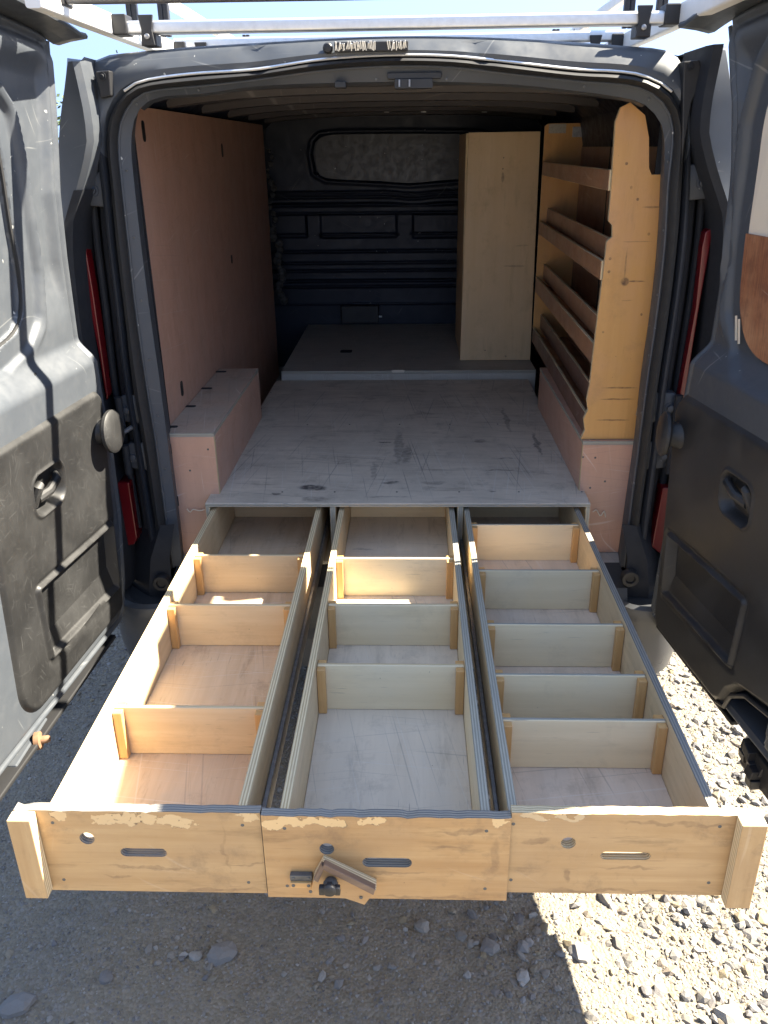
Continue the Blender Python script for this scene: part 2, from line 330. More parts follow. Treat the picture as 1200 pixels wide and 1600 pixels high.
class MB:
    def __init__(s): s.v = []; s.f = []; s.mi = []; s.cur = 0
    def add(s, vs, fs):
        b = len(s.v); s.v += [tuple(map(float, p)) for p in vs]
        s.f += [tuple(b+i for i in f) for f in fs]; s.mi += [s.cur]*len(fs); return s
    def box(s, x0, x1, y0, y1, z0, z1):
        vs = [(x, y, z) for x in (x0, x1) for y in (y0, y1) for z in (z0, z1)]
        return s.add(vs, [(0, 1, 3, 2), (4, 6, 7, 5), (0, 4, 5, 1), (2, 3, 7, 6), (0, 2, 6, 4), (1, 5, 7, 3)])
    def bar(s, p0, p1, w, h, up=(0, 0, 1)):
        p0, p1 = Vector(p0), Vector(p1); d = (p1-p0).normalized(); up = Vector(up)
        a = d.cross(up).normalized(); b = a.cross(d).normalized()
        vs = [p+a*(i*w/2)+b*(j*h/2) for p in (p0, p1) for i, j in ((-1, -1), (1, -1), (1, 1), (-1, 1))]
        return s.add(vs, [(3, 2, 1, 0), (4, 5, 6, 7), (0, 1, 5, 4), (1, 2, 6, 5), (2, 3, 7, 6), (3, 0, 4, 7)])
    def tube(s, pts, r, n=10, cap=True, sx=1.0):
        pts = [Vector(p) for p in pts]; L = len(pts); vs = []; prev = None
        for i, p in enumerate(pts):
            d = (pts[min(i+1, L-1)]-pts[max(i-1, 0)]).normalized()
            if prev is None:
                prev = Vector((0, 0, 1)) if abs(d.z) < .9 else Vector((1, 0, 0))
            a = d.cross(prev).normalized(); b = a.cross(d).normalized(); prev = b
            rr = r[i] if isinstance(r, (list, tuple)) else r
            for k in range(n):
                t = 2*math.pi*k/n
                vs.append(p + a*math.cos(t)*rr*sx + b*math.sin(t)*rr)
        fs = [(i*n+k, i*n+(k+1) % n, (i+1)*n+(k+1) % n, (i+1)*n+k) for i in range(L-1) for k in range(n)]
        if cap: fs += [tuple(reversed(range(n))), tuple((L-1)*n+k for k in range(n))]
        return s.add(vs, fs)
    def lathe(s, c, axis, prof, n=24, sc=(1, 1)):
        """prof = (distance along axis, radius)"""
        c = Vector(c); ax = Vector(axis).normalized()
        a = ax.orthogonal().normalized() if abs(ax.z) > .9 else ax.cross(Vector((0, 0, 1))).normalized()
        b = a.cross(ax).normalized(); vs = []
        for h, r in prof:
            for k in range(n):
                t = 2*math.pi*k/n
                vs.append(c + ax*h + a*math.cos(t)*r*sc[0] + b*math.sin(t)*r*sc[1])
        L = len(prof)
        fs = [(i*n+k, i*n+(k+1) % n, (i+1)*n+(k+1) % n, (i+1)*n+k) for i in range(L-1) for k in range(n)]
        fs += [tuple(reversed(range(n))), tuple((L-1)*n+k for k in range(n))]
        return s.add(vs, fs)
    def prism(s, pts, a0, a1, axis='Y'):
        """2D outline pushed along an axis: 'Y' pts=(x,z), 'X' pts=(y,z), 'Z' pts=(x,y)"""
        f3 = {'Y': lambda p, a: (p[0], a, p[1]), 'X': lambda p, a: (a, p[0], p[1]), 'Z': lambda p, a: (p[0], p[1], a)}[axis]
        n = len(pts)
        vs = [f3(p, a0) for p in pts] + [f3(p, a1) for p in pts]
        fs = [tuple(range(n)), tuple(reversed(range(n, 2*n)))] + [(i, i+n, (i+1) % n+n, (i+1) % n) for i in range(n)]
        return s.add(vs, fs)
    def loft(s, rings, closed=False, flip=False):
        n = len(rings[0]); vs = [p for r in rings for p in r]
        fs = []
        for i in range(len(rings)-1):
            for k in range(n if closed else n-1):
                q = (i*n+k, i*n+(k+1) % n, (i+1)*n+(k+1) % n, (i+1)*n+k)
                fs.append(tuple(reversed(q)) if flip else q)
        return s.add(vs, fs)
    def build(s, name, mats, parent=None, bevel=0.0, smooth=False, uv=None, wl=None, seg=2):
        me = bpy.data.meshes.new(name)
        base = WL[parent.name] if (parent is not None and wl is None) else Vector(wl or (0, 0, 0))
        # keep vertices in place-coordinates relative to the object's own origin (bbox centre)
        arr = np.array(s.v); c = Vector(((arr.min(0)+arr.max(0))/2).tolist()) if wl is None else Vector(wl)
        me.from_pydata([tuple(Vector(p)-c) for p in s.v], [], s.f)
        mats = mats if isinstance(mats, (list, tuple)) else [mats]
        for m in mats: me.materials.append(M[m] if isinstance(m, str) else m)
        if len(mats) > 1:
            me.polygons.foreach_set('material_index', s.mi)
        bm = bmesh.new(); bm.from_mesh(me)
        bmesh.ops.recalc_face_normals(bm, faces=bm.faces)
        if bevel:
            ed = [e for e in bm.edges if len(e.link_faces) == 2 and e.calc_face_angle(0) > .5]
            bmesh.ops.bevel(bm, geom=ed, offset=bevel, segments=seg, profile=.5, affect='EDGES', clamp_overlap=True)
        if smooth:
            for f in bm.faces: f.smooth = True
            for e in bm.edges:
                if len(e.link_faces) == 2 and e.calc_face_angle(0) > .6: e.smooth = False
        if uv: uv(bm, c)
        bm.to_mesh(me); bm.free()
        o = bpy.data.objects.new(name, me)
        return link(o, parent, c)

def ply_uv(thick_axis, grain_axis, off=True, t0=0.0, two=True, rot=0):
    """UVs in metres; faces (slot 0) along the grain, edges (slot 1) with v across the thickness"""
    oth = [a for a in range(3) if a not in (thick_axis, grain_axis)][0]
    ou, ov = (random.uniform(0, 40), random.uniform(0, 40)) if off else (0, 0)
    def f(bm, c):
        uvl = bm.loops.layers.uv.verify()
        for fc in bm.faces:
            n = fc.normal; k = max(range(3), key=lambda a: abs(n[a]))
            if k == thick_axis or not two:
                if two: fc.material_index = 0
                a, b = (grain_axis, oth)
                if k == grain_axis: a = thick_axis
                elif k == oth: b = thick_axis
                for l in fc.loops:
                    p = l.vert.co + c; l[uvl].uv = (p[a]+ou, p[b]+ov)
            else:
                fc.material_index = 1
                a = [q for q in range(3) if q not in (k, thick_axis)][0]
                for l in fc.loops:
                    p = l.vert.co + c; l[uvl].uv = (p[a]+ou, p[thick_axis]-t0)
    return f

def board(name, parent, x0, x1, y0, y1, z0, z1, face, edgem='edge', grain=None, bevel=.0012, off=True, label=None):
    d = [x1-x0, y1-y0, z1-z0]; th = d.index(min(d))
    if grain is None: grain = d.index(max(d))
    mb = MB().box(x0, x1, y0, y1, z0, z1)
    o = mb.build(name, [face, edgem], parent, bevel, uv=ply_uv(th, grain, off, (x0, y0, z0)[th]), seg=1)
    if label: o['label'] = label
    return o

def fill_prism(outer, holes, a0, a1, axis):
    """solid plate with through holes; returns MB"""
    bm = bmesh.new(); es = []
    for loop in [outer]+holes:
        vs = [bm.verts.new((p[0], p[1], 0)) for p in loop]
        es += [bm.edges.new((vs[i], vs[(i+1) % len(vs)])) for i in range(len(vs))]
    bmesh.ops.triangle_fill(bm, use_beauty=True, use_dissolve=False, edges=es)
    bm.verts.index_update()
    pts = [(v.co.x, v.co.y) for v in bm.verts]
    tris = [tuple(v.index for v in f.verts) for f in bm.faces]
    bm.free()
    f3 = {'Y': lambda p, a: (p[0], a, p[1]), 'X': lambda p, a: (a, p[0], p[1]), 'Z': lambda p, a: (p[0], p[1], a)}[axis]
    n = len(pts); mb = MB()
    vs = [f3(p, a0) for p in pts]+[f3(p, a1) for p in pts]
    fs = list(tris)+[tuple(n+i for i in reversed(t)) for t in tris]
    b = 0
    for loop in [outer]+holes:
        m = len(loop)
        fs += [(b+i, b+(i+1) % m, n+b+(i+1) % m, n+b+i) for i in range(m)]
        b += m
    return mb.add(vs, fs)
def circle(cx, cy, r, n=20, sx=1.0): return [(cx+math.cos(2*math.pi*i/n)*r*sx, cy+math.sin(2*math.pi*i/n)*r) for i in range(n)]
def slot(x0, x1, cy, r, n=8):
    return [(x1-r+math.cos(t)*r, cy+math.sin(t)*r) for t in np.linspace(-math.pi/2, math.pi/2, n)] + \
           [(x0+r+math.cos(t)*r, cy+math.sin(t)*r) for t in np.linspace(math.pi/2, 3*math.pi/2, n)]
def rrect(x0, x1, y0, y1, r, n=6):
    out = []
    for cx, cy, a in ((x1-r, y0+r, -90), (x1-r, y1-r, 0), (x0+r, y1-r, 90), (x0+r, y0+r, 180)):
        out += [(cx+math.cos(math.radians(a+90*i/n))*r, cy+math.sin(math.radians(a+90*i/n))*r) for i in range(n+1)]
    return out
def resample(pts, n, closed=False):
    p = np.array(pts, float)
    # Catmull-Rom through the points, then even spacing
    q = np.vstack([2*p[0]-p[1], p, 2*p[-1]-p[-2]]); out = []
    for i in range(1, len(q)-2):
        for t in np.linspace(0, 1, 12, endpoint=False):
            a, b, c, d = q[i-1], q[i], q[i+1], q[i+2]
            out.append(.5*((2*b)+(-a+c)*t+(2*a-5*b+4*c-d)*t*t+(-a+3*b-3*c+d)*t**3))
    out.append(p[-1]); out = np.array(out)
    s = np.r_[0, np.cumsum(np.linalg.norm(np.diff(out, axis=0), axis=1))]
    u = np.linspace(0, s[-1], n)
    return np.stack([np.interp(u, s, out[:, k]) for k in range(out.shape[1])], 1)
def sdf_poly(P, poly):
    """signed distance (negative inside) of points P (N,2) to polygon"""
    poly = np.array(poly, float); d = np.full(len(P), 1e9); ins = np.zeros(len(P), bool)
    for i in range(len(poly)):
        a, b = poly[i], poly[(i+1) % len(poly)]; e = b-a; w = P-a
        t = np.clip((w@e)/(e@e+1e-12), 0, 1); q = w-t[:, None]*e
        d = np.minimum(d, np.hypot(q[:, 0], q[:, 1]))
        c = ((a[1] <= P[:, 1]) != (b[1] <= P[:, 1]))
        with np.errstate(divide='ignore', invalid='ignore'):
            xi = a[0]+(P[:, 1]-a[1])*e[0]/(e[1] if e[1] else 1e-12)
        ins ^= c & (P[:, 0] < xi)
    return np.where(ins, -d, d)
def ss(x, a, b):
    t = np.clip((x-a)/(b-a), 0, 1); return t*t*(3-2*t)

# ------------------------------------------------------------------ ground
from mathutils import noise as mnoise
def vnoise(x, y, s, seed=0):
    """cheap value noise, vectorised"""
    x = x*s+seed*17.3; y = y*s+seed*9.1
    xi = np.floor(x).astype(int); yi = np.floor(y).astype(int); fx = x-xi; fy = y-yi
    fx = fx*fx*(3-2*fx); fy = fy*fy*(3-2*fy)
    def h(a, b):
        n = (a*374761393 + b*668265263 + seed*1442695) & 0x7fffffff
        n = ((n ^ (n >> 13))*1274126177) & 0x7fffffff
        return ((n ^ (n >> 16)) & 0xffff)/65535.0
    return (h(xi, yi)*(1-fx)+h(xi+1, yi)*fx)*(1-fy)+(h(xi, yi+1)*(1-fx)+h(xi+1, yi+1)*fx)*fy
def gheight(x, y):
    r = np.hypot(x, y)
    h = .030*(vnoise(x, y, 1.3, 1)-.5)+.014*(vnoise(x, y, 5, 2)-.5)+.007*(vnoise(x, y, 17, 3)-.5)+.004*(vnoise(x, y, 48, 4)-.5)
    return h*np.clip(2.2-r/8, .15, 1)-.14
def axis_coords(lo, hi, st, far):
    mid = list(np.arange(lo, hi+1e-6, st)); a = []; d = st; v = lo
    while v > -far: d *= 1.22; v -= d; a.append(v)
    b = []; d = st; v = hi
    while v < far: d *= 1.22; v += d; b.append(v)
    return np.array(a[::-1]+mid+b)
gx = axis_coords(-2.1, 2.1, .014, 600); gy = axis_coords(-1.8, 1.8, .014, 600)
GX, GY = np.meshgrid(gx, gy); GZ = gheight(GX, GY)
nx, ny = len(gx), len(gy)
V = np.stack([GX.ravel(), GY.ravel(), GZ.ravel()], 1)
i = np.arange((nx-1)*(ny-1)); r_, c_ = i//(nx-1), i % (nx-1); a = r_*nx+c_
F = np.stack([a, a+1, a+nx+1, a+nx], 1)
def np_mesh(name, V, F, smooth=True):
    me = bpy.data.meshes.new(name); k = F.shape[1]
    me.vertices.add(len(V)); me.vertices.foreach_set('co', V.astype(np.float32).ravel())
    me.loops.add(F.size); me.loops.foreach_set('vertex_index', F.astype(np.int32).ravel())
    me.polygons.add(len(F)); me.polygons.foreach_set('loop_start', np.arange(0, F.size, k, dtype=np.int32))
    me.polygons.foreach_set('loop_total', np.full(len(F), k, np.int32))
    me.polygons.foreach_set('use_smooth', np.full(len(F), smooth))
    me.update(calc_edges=True); me.validate(); return me
g = G('gravel_ground'); v = g.ob
n1 = g.noise(v, 1.6, 5, .6); n2 = g.noise(v, 30, 5, .7); n3 = g.noise(v, 190, 4, .7)
c = g.mix(g.rng(n1, .35, .7), (.215, .185, .135), (.185, .163, .125))
c = g.mix(g.mt('MULTIPLY', g.rng(n2, .4, .7), .5), c, (.15, .13, .10))
vv = g.vor(v, 110, 'F1', 'Color'); sx = g.sep(vv)
c = g.mix(g.mt('MULTIPLY', g.rng(sx[0], .55, 1), .55), c, (.29, .25, .185))
c = g.mix(g.mt('MULTIPLY', g.rng(sx[1], .7, 1), .55), c, (.24, .22, .20))
vd = g.vor(v, 110)
g.bump(g.mt('ADD', g.mt('MULTIPLY', n3, .6), g.mt('MULTIPLY', vd, -1.2)), .75, .005)
M['ground'] = g.done(c, .95)
me = np_mesh('ground', V, F); me.materials.append(M['ground'])
ground = bpy.data.objects.new('ground', me); link(ground); tag(ground, 'pale sandy gravel yard under and behind the van', 'ground', kind='structure')

# loose gravel: many small angular stones
ico = []
t = (1+5**.5)/2
icov = np.array([(-1, t, 0), (1, t, 0), (-1, -t, 0), (1, -t, 0), (0, -1, t), (0, 1, t), (0, -1, -t), (0, 1, -t), (t, 0, -1), (t, 0, 1), (-t, 0, -1), (-t, 0, 1)])
icov /= np.linalg.norm(icov[0])
icof = np.array([(0, 11, 5), (0, 5, 1), (0, 1, 7), (0, 7, 10), (0, 10, 11), (1, 5, 9), (5, 11, 4), (11, 10, 2), (10, 7, 6), (7, 1, 8), (3, 9, 4), (3, 4, 2), (3, 2, 6), (3, 6, 8), (3, 8, 9), (4, 9, 5), (2, 4, 11), (6, 2, 10), (8, 6, 7), (9, 8, 1)])
octv = np.array([(1, 0, 0), (-1, 0, 0), (0, 1, 0), (0, -1, 0), (0, 0, 1), (0, 0, -1.)])
octf = np.array([(0, 2, 4), (2, 1, 4), (1, 3, 4), (3, 0, 4), (2, 0, 5), (1, 2, 5), (3, 1, 5), (0, 3, 5)])
PAL = .46*np.array([(.50, .46, .40), (.40, .38, .36), (.60, .57, .52), (.47, .40, .29), (.33, .31, .30), (.55, .44, .27), (.44, .36, .28), (.26, .25, .26), (.52, .48, .42)])
PW = np.array([.22, .16, .15, .13, .10, .05, .07, .04, .08])
g = G('stone'); v = g.ob
n = g.noise(v, 160, 4, .7); c = g.mix(g.mt('MULTIPLY', g.rng(n, .35, .75), .4), g.attr('tint'), (.16, .14, .11))
n2 = g.noise(v, 45, 3); c = g.mix(g.mt('MULTIPLY', g.rng(n2, .5, .8), .35), c, (.24, .20, .14))
g.bump(n, .7, .002); M['stone'] = g.done(c, .88)
def stones(name, pos, size, bv, bf, flat=.6, jit=.33, sink=.25):
    n = len(pos); k = len(bv)
    ax = rng.uniform(.65, 1.25, (n, 3)); ax[:, 2] *= flat
    P = bv[None]*(1+rng.uniform(-jit, jit, (n, k, 1)))*ax[:, None, :]
    th = rng.uniform(0, 2*np.pi, n); tl = rng.uniform(-.5, .5, (n, 2))
    x, y, z = P[..., 0], P[..., 1], P[..., 2]
    y, z = y*np.cos(tl[:, :1])-z*np.sin(tl[:, :1]), y*np.sin(tl[:, :1])+z*np.cos(tl[:, :1])
    x, z = x*np.cos(tl[:, 1:])-z*np.sin(tl[:, 1:]), x*np.sin(tl[:, 1:])+z*np.cos(tl[:, 1:])
    x, y = x*np.cos(th)[:, None]-y*np.sin(th)[:, None], x*np.sin(th)[:, None]+y*np.cos(th)[:, None]
    s = size[:, None]
    z0 = gheight(pos[:, 0], pos[:, 1])[:, None]
    V = np.stack([x*s+pos[:, :1], y*s+pos[:, 1:2], z*s+z0+s*flat*rng.uniform(-.45, .5, (n, 1))], -1).reshape(-1, 3)
    F = (bf[None]+(np.arange(n)*k)[:, None, None]).reshape(-1, 3)
    me = np_mesh(name, V, F, False)
    col = PAL[rng.choice(len(PAL), n, p=PW/PW.sum())]*rng.uniform(.8, 1.15, (n, 1))
    at_ = me.color_attributes.new('tint', 'FLOAT_COLOR', 'POINT')
    cc = np.ones((n*k, 4), np.float32); cc[:, :3] = np.repeat(col, k, 0)
    at_.data.foreach_set('color', cc.ravel()); me.materials.append(M['stone'])
    return me
def scatter(n, x0, x1, y0, y1, dens, s0, s1, power=2.2):
    x = rng.uniform(x0, x1, n); y = rng.uniform(y0, y1, n)
    keep = rng.uniform(0, 1, n) < dens(x, y); x, y = x[keep], y[keep]
    return np.stack([x, y], 1), s0+(s1-s0)*rng.uniform(0, 1, len(x))**power
def coarse(x, y):          # where the coarse stone lies: right of the drawers, and a patch left of centre
    e = x + .25*(vnoise(x, y, 2.2, 6)-.5)
    k = ss(e, .42, .75)*(.55+.45*vnoise(x, y, 3.5, 8))
    k = np.maximum(k, .55*ss(vnoise(x, y, 2.6, 11), .55, .8))
    return k
p1, s1 = scatter(60000, -.2, 2.6, -1.7, 2.8, lambda x, y: .05+coarse(x, y)*.95, .0045, .021, 3.0)
p2, s2 = scatter(26000, -2.2, .6, -1.7, 1.6, lambda x, y: .12+.6*ss(vnoise(x, y, 2.6, 11), .5, .8), .004, .013, 3.5)
p3, s3 = scatter(150000, -1.9, 1.9, -1.6, 1.5, lambda x, y: .55+.45*vnoise(x, y, 6, 12), .0022, .006)
for nm, p, s, bv, bf in (('gravel', np.vstack([p1, p2]), np.r_[s1, s2], icov, icof), ('fine_gravel', p3, s3, octv, octf)):
    me = stones(nm, p, s, bv, bf)
    o = bpy.data.objects.new(nm, me); link(o)
    tag(o, {'gravel': 'loose angular grey and tan gravel over the yard', 'fine_gravel': 'fine grit and pebbles between the larger gravel'}[nm], 'gravel', kind='stuff')
# the bigger stones one can pick out
big = [(347, 1494, .040, 'largest round grey stone in the shade below the left drawer', 1), (306, 1497, .018, 'small pale pointed stone beside the large round shaded stone', 2),
       (660, 1447, .026, 'tall angular grey stone in the shade below the middle drawer', 0), (765, 1482, .024, 'grey stone in the shade close to the sunlight edge', 1),
       (906, 1490, .026, 'white stone casting its own dark shadow in the sunlit sand', 2), (945, 1404, .022, 'cream stone just under the right drawer front in the sun', 0),
       (1010, 1548, .018, 'lone grey pebble in the sunlit sand below the white stone', 4), (1140, 1590, .036, 'broad white stone at the bottom right in the sun', 2),
       (1168, 1516, .020, 'ochre stone among the sunlit gravel at the right', 5), (28, 1575, .038, 'rough blue grey stone at the bottom left in the shade', 1),
       (1190, 1440, .022, 'brown orange stone at the right edge beside the drawer end', 5), (166, 1530, .02, 'flat grey stone in the shade at the lower left', 4)]
for x, y, s, lab, ci in big:
    P = at(x, y, Z=-.14)
    bm = bmesh.new(); bmesh.ops.create_icosphere(bm, subdivisions=2, radius=1)
    ax = Vector((random.uniform(.8, 1.3), random.uniform(.65, 1), random.uniform(.5, .7))); so = Vector((x, y, s*100))
    rot = Matrix.Rotation(random.uniform(0, 6), 3, 'Z')
    for w in bm.verts:
        d = 1+.35*mnoise.noise(w.co*1.1+so)+.16*mnoise.noise(w.co*2.7+so)
        q = Vector((round(w.co.x*2.2)/2.2*.4+w.co.x*.6, round(w.co.y*2.2)/2.2*.4+w.co.y*.6, w.co.z))*d
        w.co = rot @ Vector((q.x*ax.x, q.y*ax.y, q.z*ax.z))*s
    me = bpy.data.meshes.new('stone'); bm.to_mesh(me); nv = len(bm.verts); bm.free()
    ca = me.color_attributes.new('tint', 'FLOAT_COLOR', 'POINT')
    cc = np.ones((nv, 4), np.float32); cc[:, :3] = PAL[ci]; ca.data.foreach_set('color', cc.ravel())
    me.materials.append(M['stone'])
    o = bpy.data.objects.new('stone', me)
    link(o, None, (P[0], P[1], float(gheight(np.array([P[0]]), np.array([P[1]]))[0])+s*.15))
    tag(o, lab, 'stone', 'larger stones lying in the gravel')

# ------------------------------------------------------------------ the van
M['hinge'] = paint('hinge_paint', (.035, .041, .052), (.07, .07, .07), .45, .1, .1, .3)
van = thing('van', (0, 1.5, 0), 'dark grey panel van seen from behind with both rear doors open', 'van')
def loop3(pts, Y, n=90, sh=None):
    q = resample([at(x, y, Y=Y)[[0, 2]] for x, y in pts], n)
    return [(p[0], Y, p[1]) for p in q]
A = [(285, 885), (278, 820), (263, 700), (250, 600), (233, 480), (220, 380), (210, 290), (205, 235), (207, 200), (215, 175), (232, 158), (262, 150), (320, 146), (400, 135), (500, 130), (600, 128), (700, 128), (800, 132), (900, 142), (970, 152), (1005, 162), (1028, 185), (1038, 215), (1037, 290), (1032, 380), (1022, 480), (1005, 600), (994, 700), (980, 800), (968, 885)]
B = [(272, 885), (262, 820), (246, 700), (230, 600), (213, 480), (202, 380), (192, 290), (187, 235), (188, 205), (195, 180), (212, 155), (240, 142), (310, 135), (400, 125), (500, 111), (600, 104), (700, 105), (800, 116), (900, 127), (960, 131), (1000, 138), (1030, 156), (1047, 185), (1050, 225), (1043, 290), (1038, 380), (1027, 480), (1010, 600), (997, 700), (984, 800), (975, 885)]
Cc = [(256, 890), (243, 820), (224, 700), (207, 600), (194, 480), (182, 380), (174, 290), (168, 235), (169, 200), (177, 172), (196, 147), (226, 130), (300, 119), (400, 112), (500, 97), (600, 90), (700, 91), (800, 101), (900, 112), (960, 115), (1000, 121), (1034, 136), (1058, 163), (1068, 210), (1065, 290), (1058, 380), (1046, 480), (1028, 600), (1015, 700), (1001, 800), (990, 890)]
D = [(243, 900), (230, 820), (211, 700), (194, 600), (180, 480), (168, 380), (158, 290), (150, 235), (146, 205), (145, 165), (145, 122), (150, 96), (185, 88), (290, 78), (400, 71), (500, 65), (600, 61), (700, 61), (800, 64), (900, 70), (980, 76), (1040, 82), (1066, 100), (1074, 130), (1078, 165), (1080, 210), (1078, 290), (1073, 380), (1060, 480), (1042, 600), (1029, 700), (1016, 800), (1003, 890)]
N = 120
la, lb, lc, ld = [loop3(k, Y, N) for k, Y in ((A, .015), (B, .0), (Cc, .0), (D, -.02))]
lt = loop3(D, .01, N)             # the top of the face leans forward to meet the roof edge
def _lean(p, q):
    t = float(ss(np.array(p[2]), 1.84, 1.93)); return tuple(a_*(1-t)+b_*t for a_, b_ in zip(p, q))
ld = [_lean(p, q) for p, q in zip(ld, lt)]
def inner(l, Y, dx=0., dz=0.): return [(p[0]*(1+dx), Y, p[2]+dz) for p in l]
# painted surround: return flange into the cargo space, face flange, outer face rolled over into roof and pillars
mb = MB()
back = [(p[0]*1.02, .10, p[2]+(.02 if p[2] > 1.7 else 0)) for p in la]
mb.loft([back, la, lb])
mb.build('door_flange', 'paint_in', van, smooth=True)
def dent(p):
    x, y, z = p
    if z > 1.86: y += .010*math.exp(-((x+.335)/.02)**2) + .012*math.exp(-((x-.205)/.016)**2) + .004*math.sin(x*19)*math.exp(-((x-.3)/.2)**2)
    return (x, y, z)
def lerp(l0, l1, t, dy=0): return [dent((a_[0]*(1-t)+b_[0]*t, a_[1]*(1-t)+b_[1]*t+dy, a_[2]*(1-t)+b_[2]*t)) for a_, b_ in zip(l0, l1)]
roofy = [(p[0]*(1.0 if p[2] > 1.9 else 1.03), .15 if p[2] > 1.9 else .05, p[2]+(.018 if p[2] > 1.9 else 0)) for p in ld]
roofy2 = [(p[0]*(1.0 if p[2] > 1.9 else 1.07), .22 if p[2] > 1.9 else .11, p[2]+(.026 if p[2] > 1.9 else 0)) for p in ld]
rings = [lc, lerp(lc, ld, .12, -.016), lerp(lc, ld, .35, -.020), lerp(lc, ld, .6, -.014), lerp(lc, ld, .85, -.006), ld, [(p[0]*1.004, p[1]+.025, p[2]+.008) for p in ld], roofy, roofy2]
kt = [k for k, p in enumerate(lc) if p[2] > 1.70]; k0, k1 = kt[0], kt[-1]
mb = MB(); mb.loft([r[k0:k1+1] for r in rings]); mb.build('rear_surround', 'paint', van, smooth=True)
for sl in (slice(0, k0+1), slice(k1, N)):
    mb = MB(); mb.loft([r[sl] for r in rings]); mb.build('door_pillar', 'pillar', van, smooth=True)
# round lamp hole and a strip of torn corrugated tape on the header
p = at(512, 75, Y=-.03); MB().lathe((p[0], -.030, p[2]), (0, -1, 0), [(-.02, .012), (.0, .012), (.004, .009), (.005, .004)], 16).build('lamp_hole', 'black', van, smooth=True)
p0, p1 = at(522, 73, Y=-.035), at(638, 71, Y=-.035)
tp_ = MB().box(p0[0], p1[0], -.034, -.015, p0[2]-.011, p0[2]+.010).build('torn_strip', 'black', van, .002)
random.seed(5); mb = MB(); x = p0[0]+.003
while x < p1[0]-.004:
    if not (.56 < (x-p0[0])/(p1[0]-p0[0]) < .72):
        h0, h1 = random.uniform(.004, .010), random.uniform(.005, .011)
        mb.bar((x, -.035, p0[2]-h0), (x+random.uniform(-.004, .005), -.040, p0[2]+h1), .0022, .004, (0, -1, 0))
    x += random.uniform(.0028, .0045)
mb.build('torn_fin', 'alu', tp_)['kind'] = 'stuff'; random.seed(11)
# rubber door seal round the opening
mb = MB()
mid = [((a_[0]+b_[0])/2, -.012, (a_[2]+b_[2])/2) for a_, b_ in zip(lb, lc)]
w_ = [lerp(lb, lc, t) for t in (.03, .22, .5, .78, 1.0)]
prof = [-.002, -.022, -.030, -.024, .0]
mb.loft([[(p[0], p[1]+d, p[2]) for p in l] for l, d in zip(w_, prof)])
seal = mb.build('door_seal', 'rubber', van, smooth=True)
mb = MB(); mb.tube([(p[0], p[1]-.006, p[2]) for p in lb], .0035, 6)
mb.build('seal_lip', 'paint_in', van, smooth=True)
# lip above the seal, its highlight put in as bright metal
top = [p for p in lc if p[2] > 1.86]
mb = MB(); mb.tube([(p[0], p[1]-.016, p[2]+.004) for p in top], .0035, 6)
mb.build('highlight_lip', 'alu', van, smooth=True)
# screws along the flange
scr = MB().lathe((0, 0, 0), (0, -1, 0), [(0, .0033), (.001, .003), (.0014, .001)], 10).build('screw', 'steel_dull', None, wl=(0, 0, 0))
scr_me = scr.data; bpy.data.objects.remove(scr)
def screw(parent, x, y, z, rot=(0, 0, 0), name='screw', me=None):
    o = bpy.data.objects.new(name, me or scr_me); link(o, parent, (x, y, z)); o.rotation_euler = rot; return o
for k in list(range(10, 48, 5))+list(range(74, 112, 5)):
    p = [(a_+b_)/2 for a_, b_ in zip(la[k], lb[k])]
    screw(van, p[0], p[1]-.004, p[2])

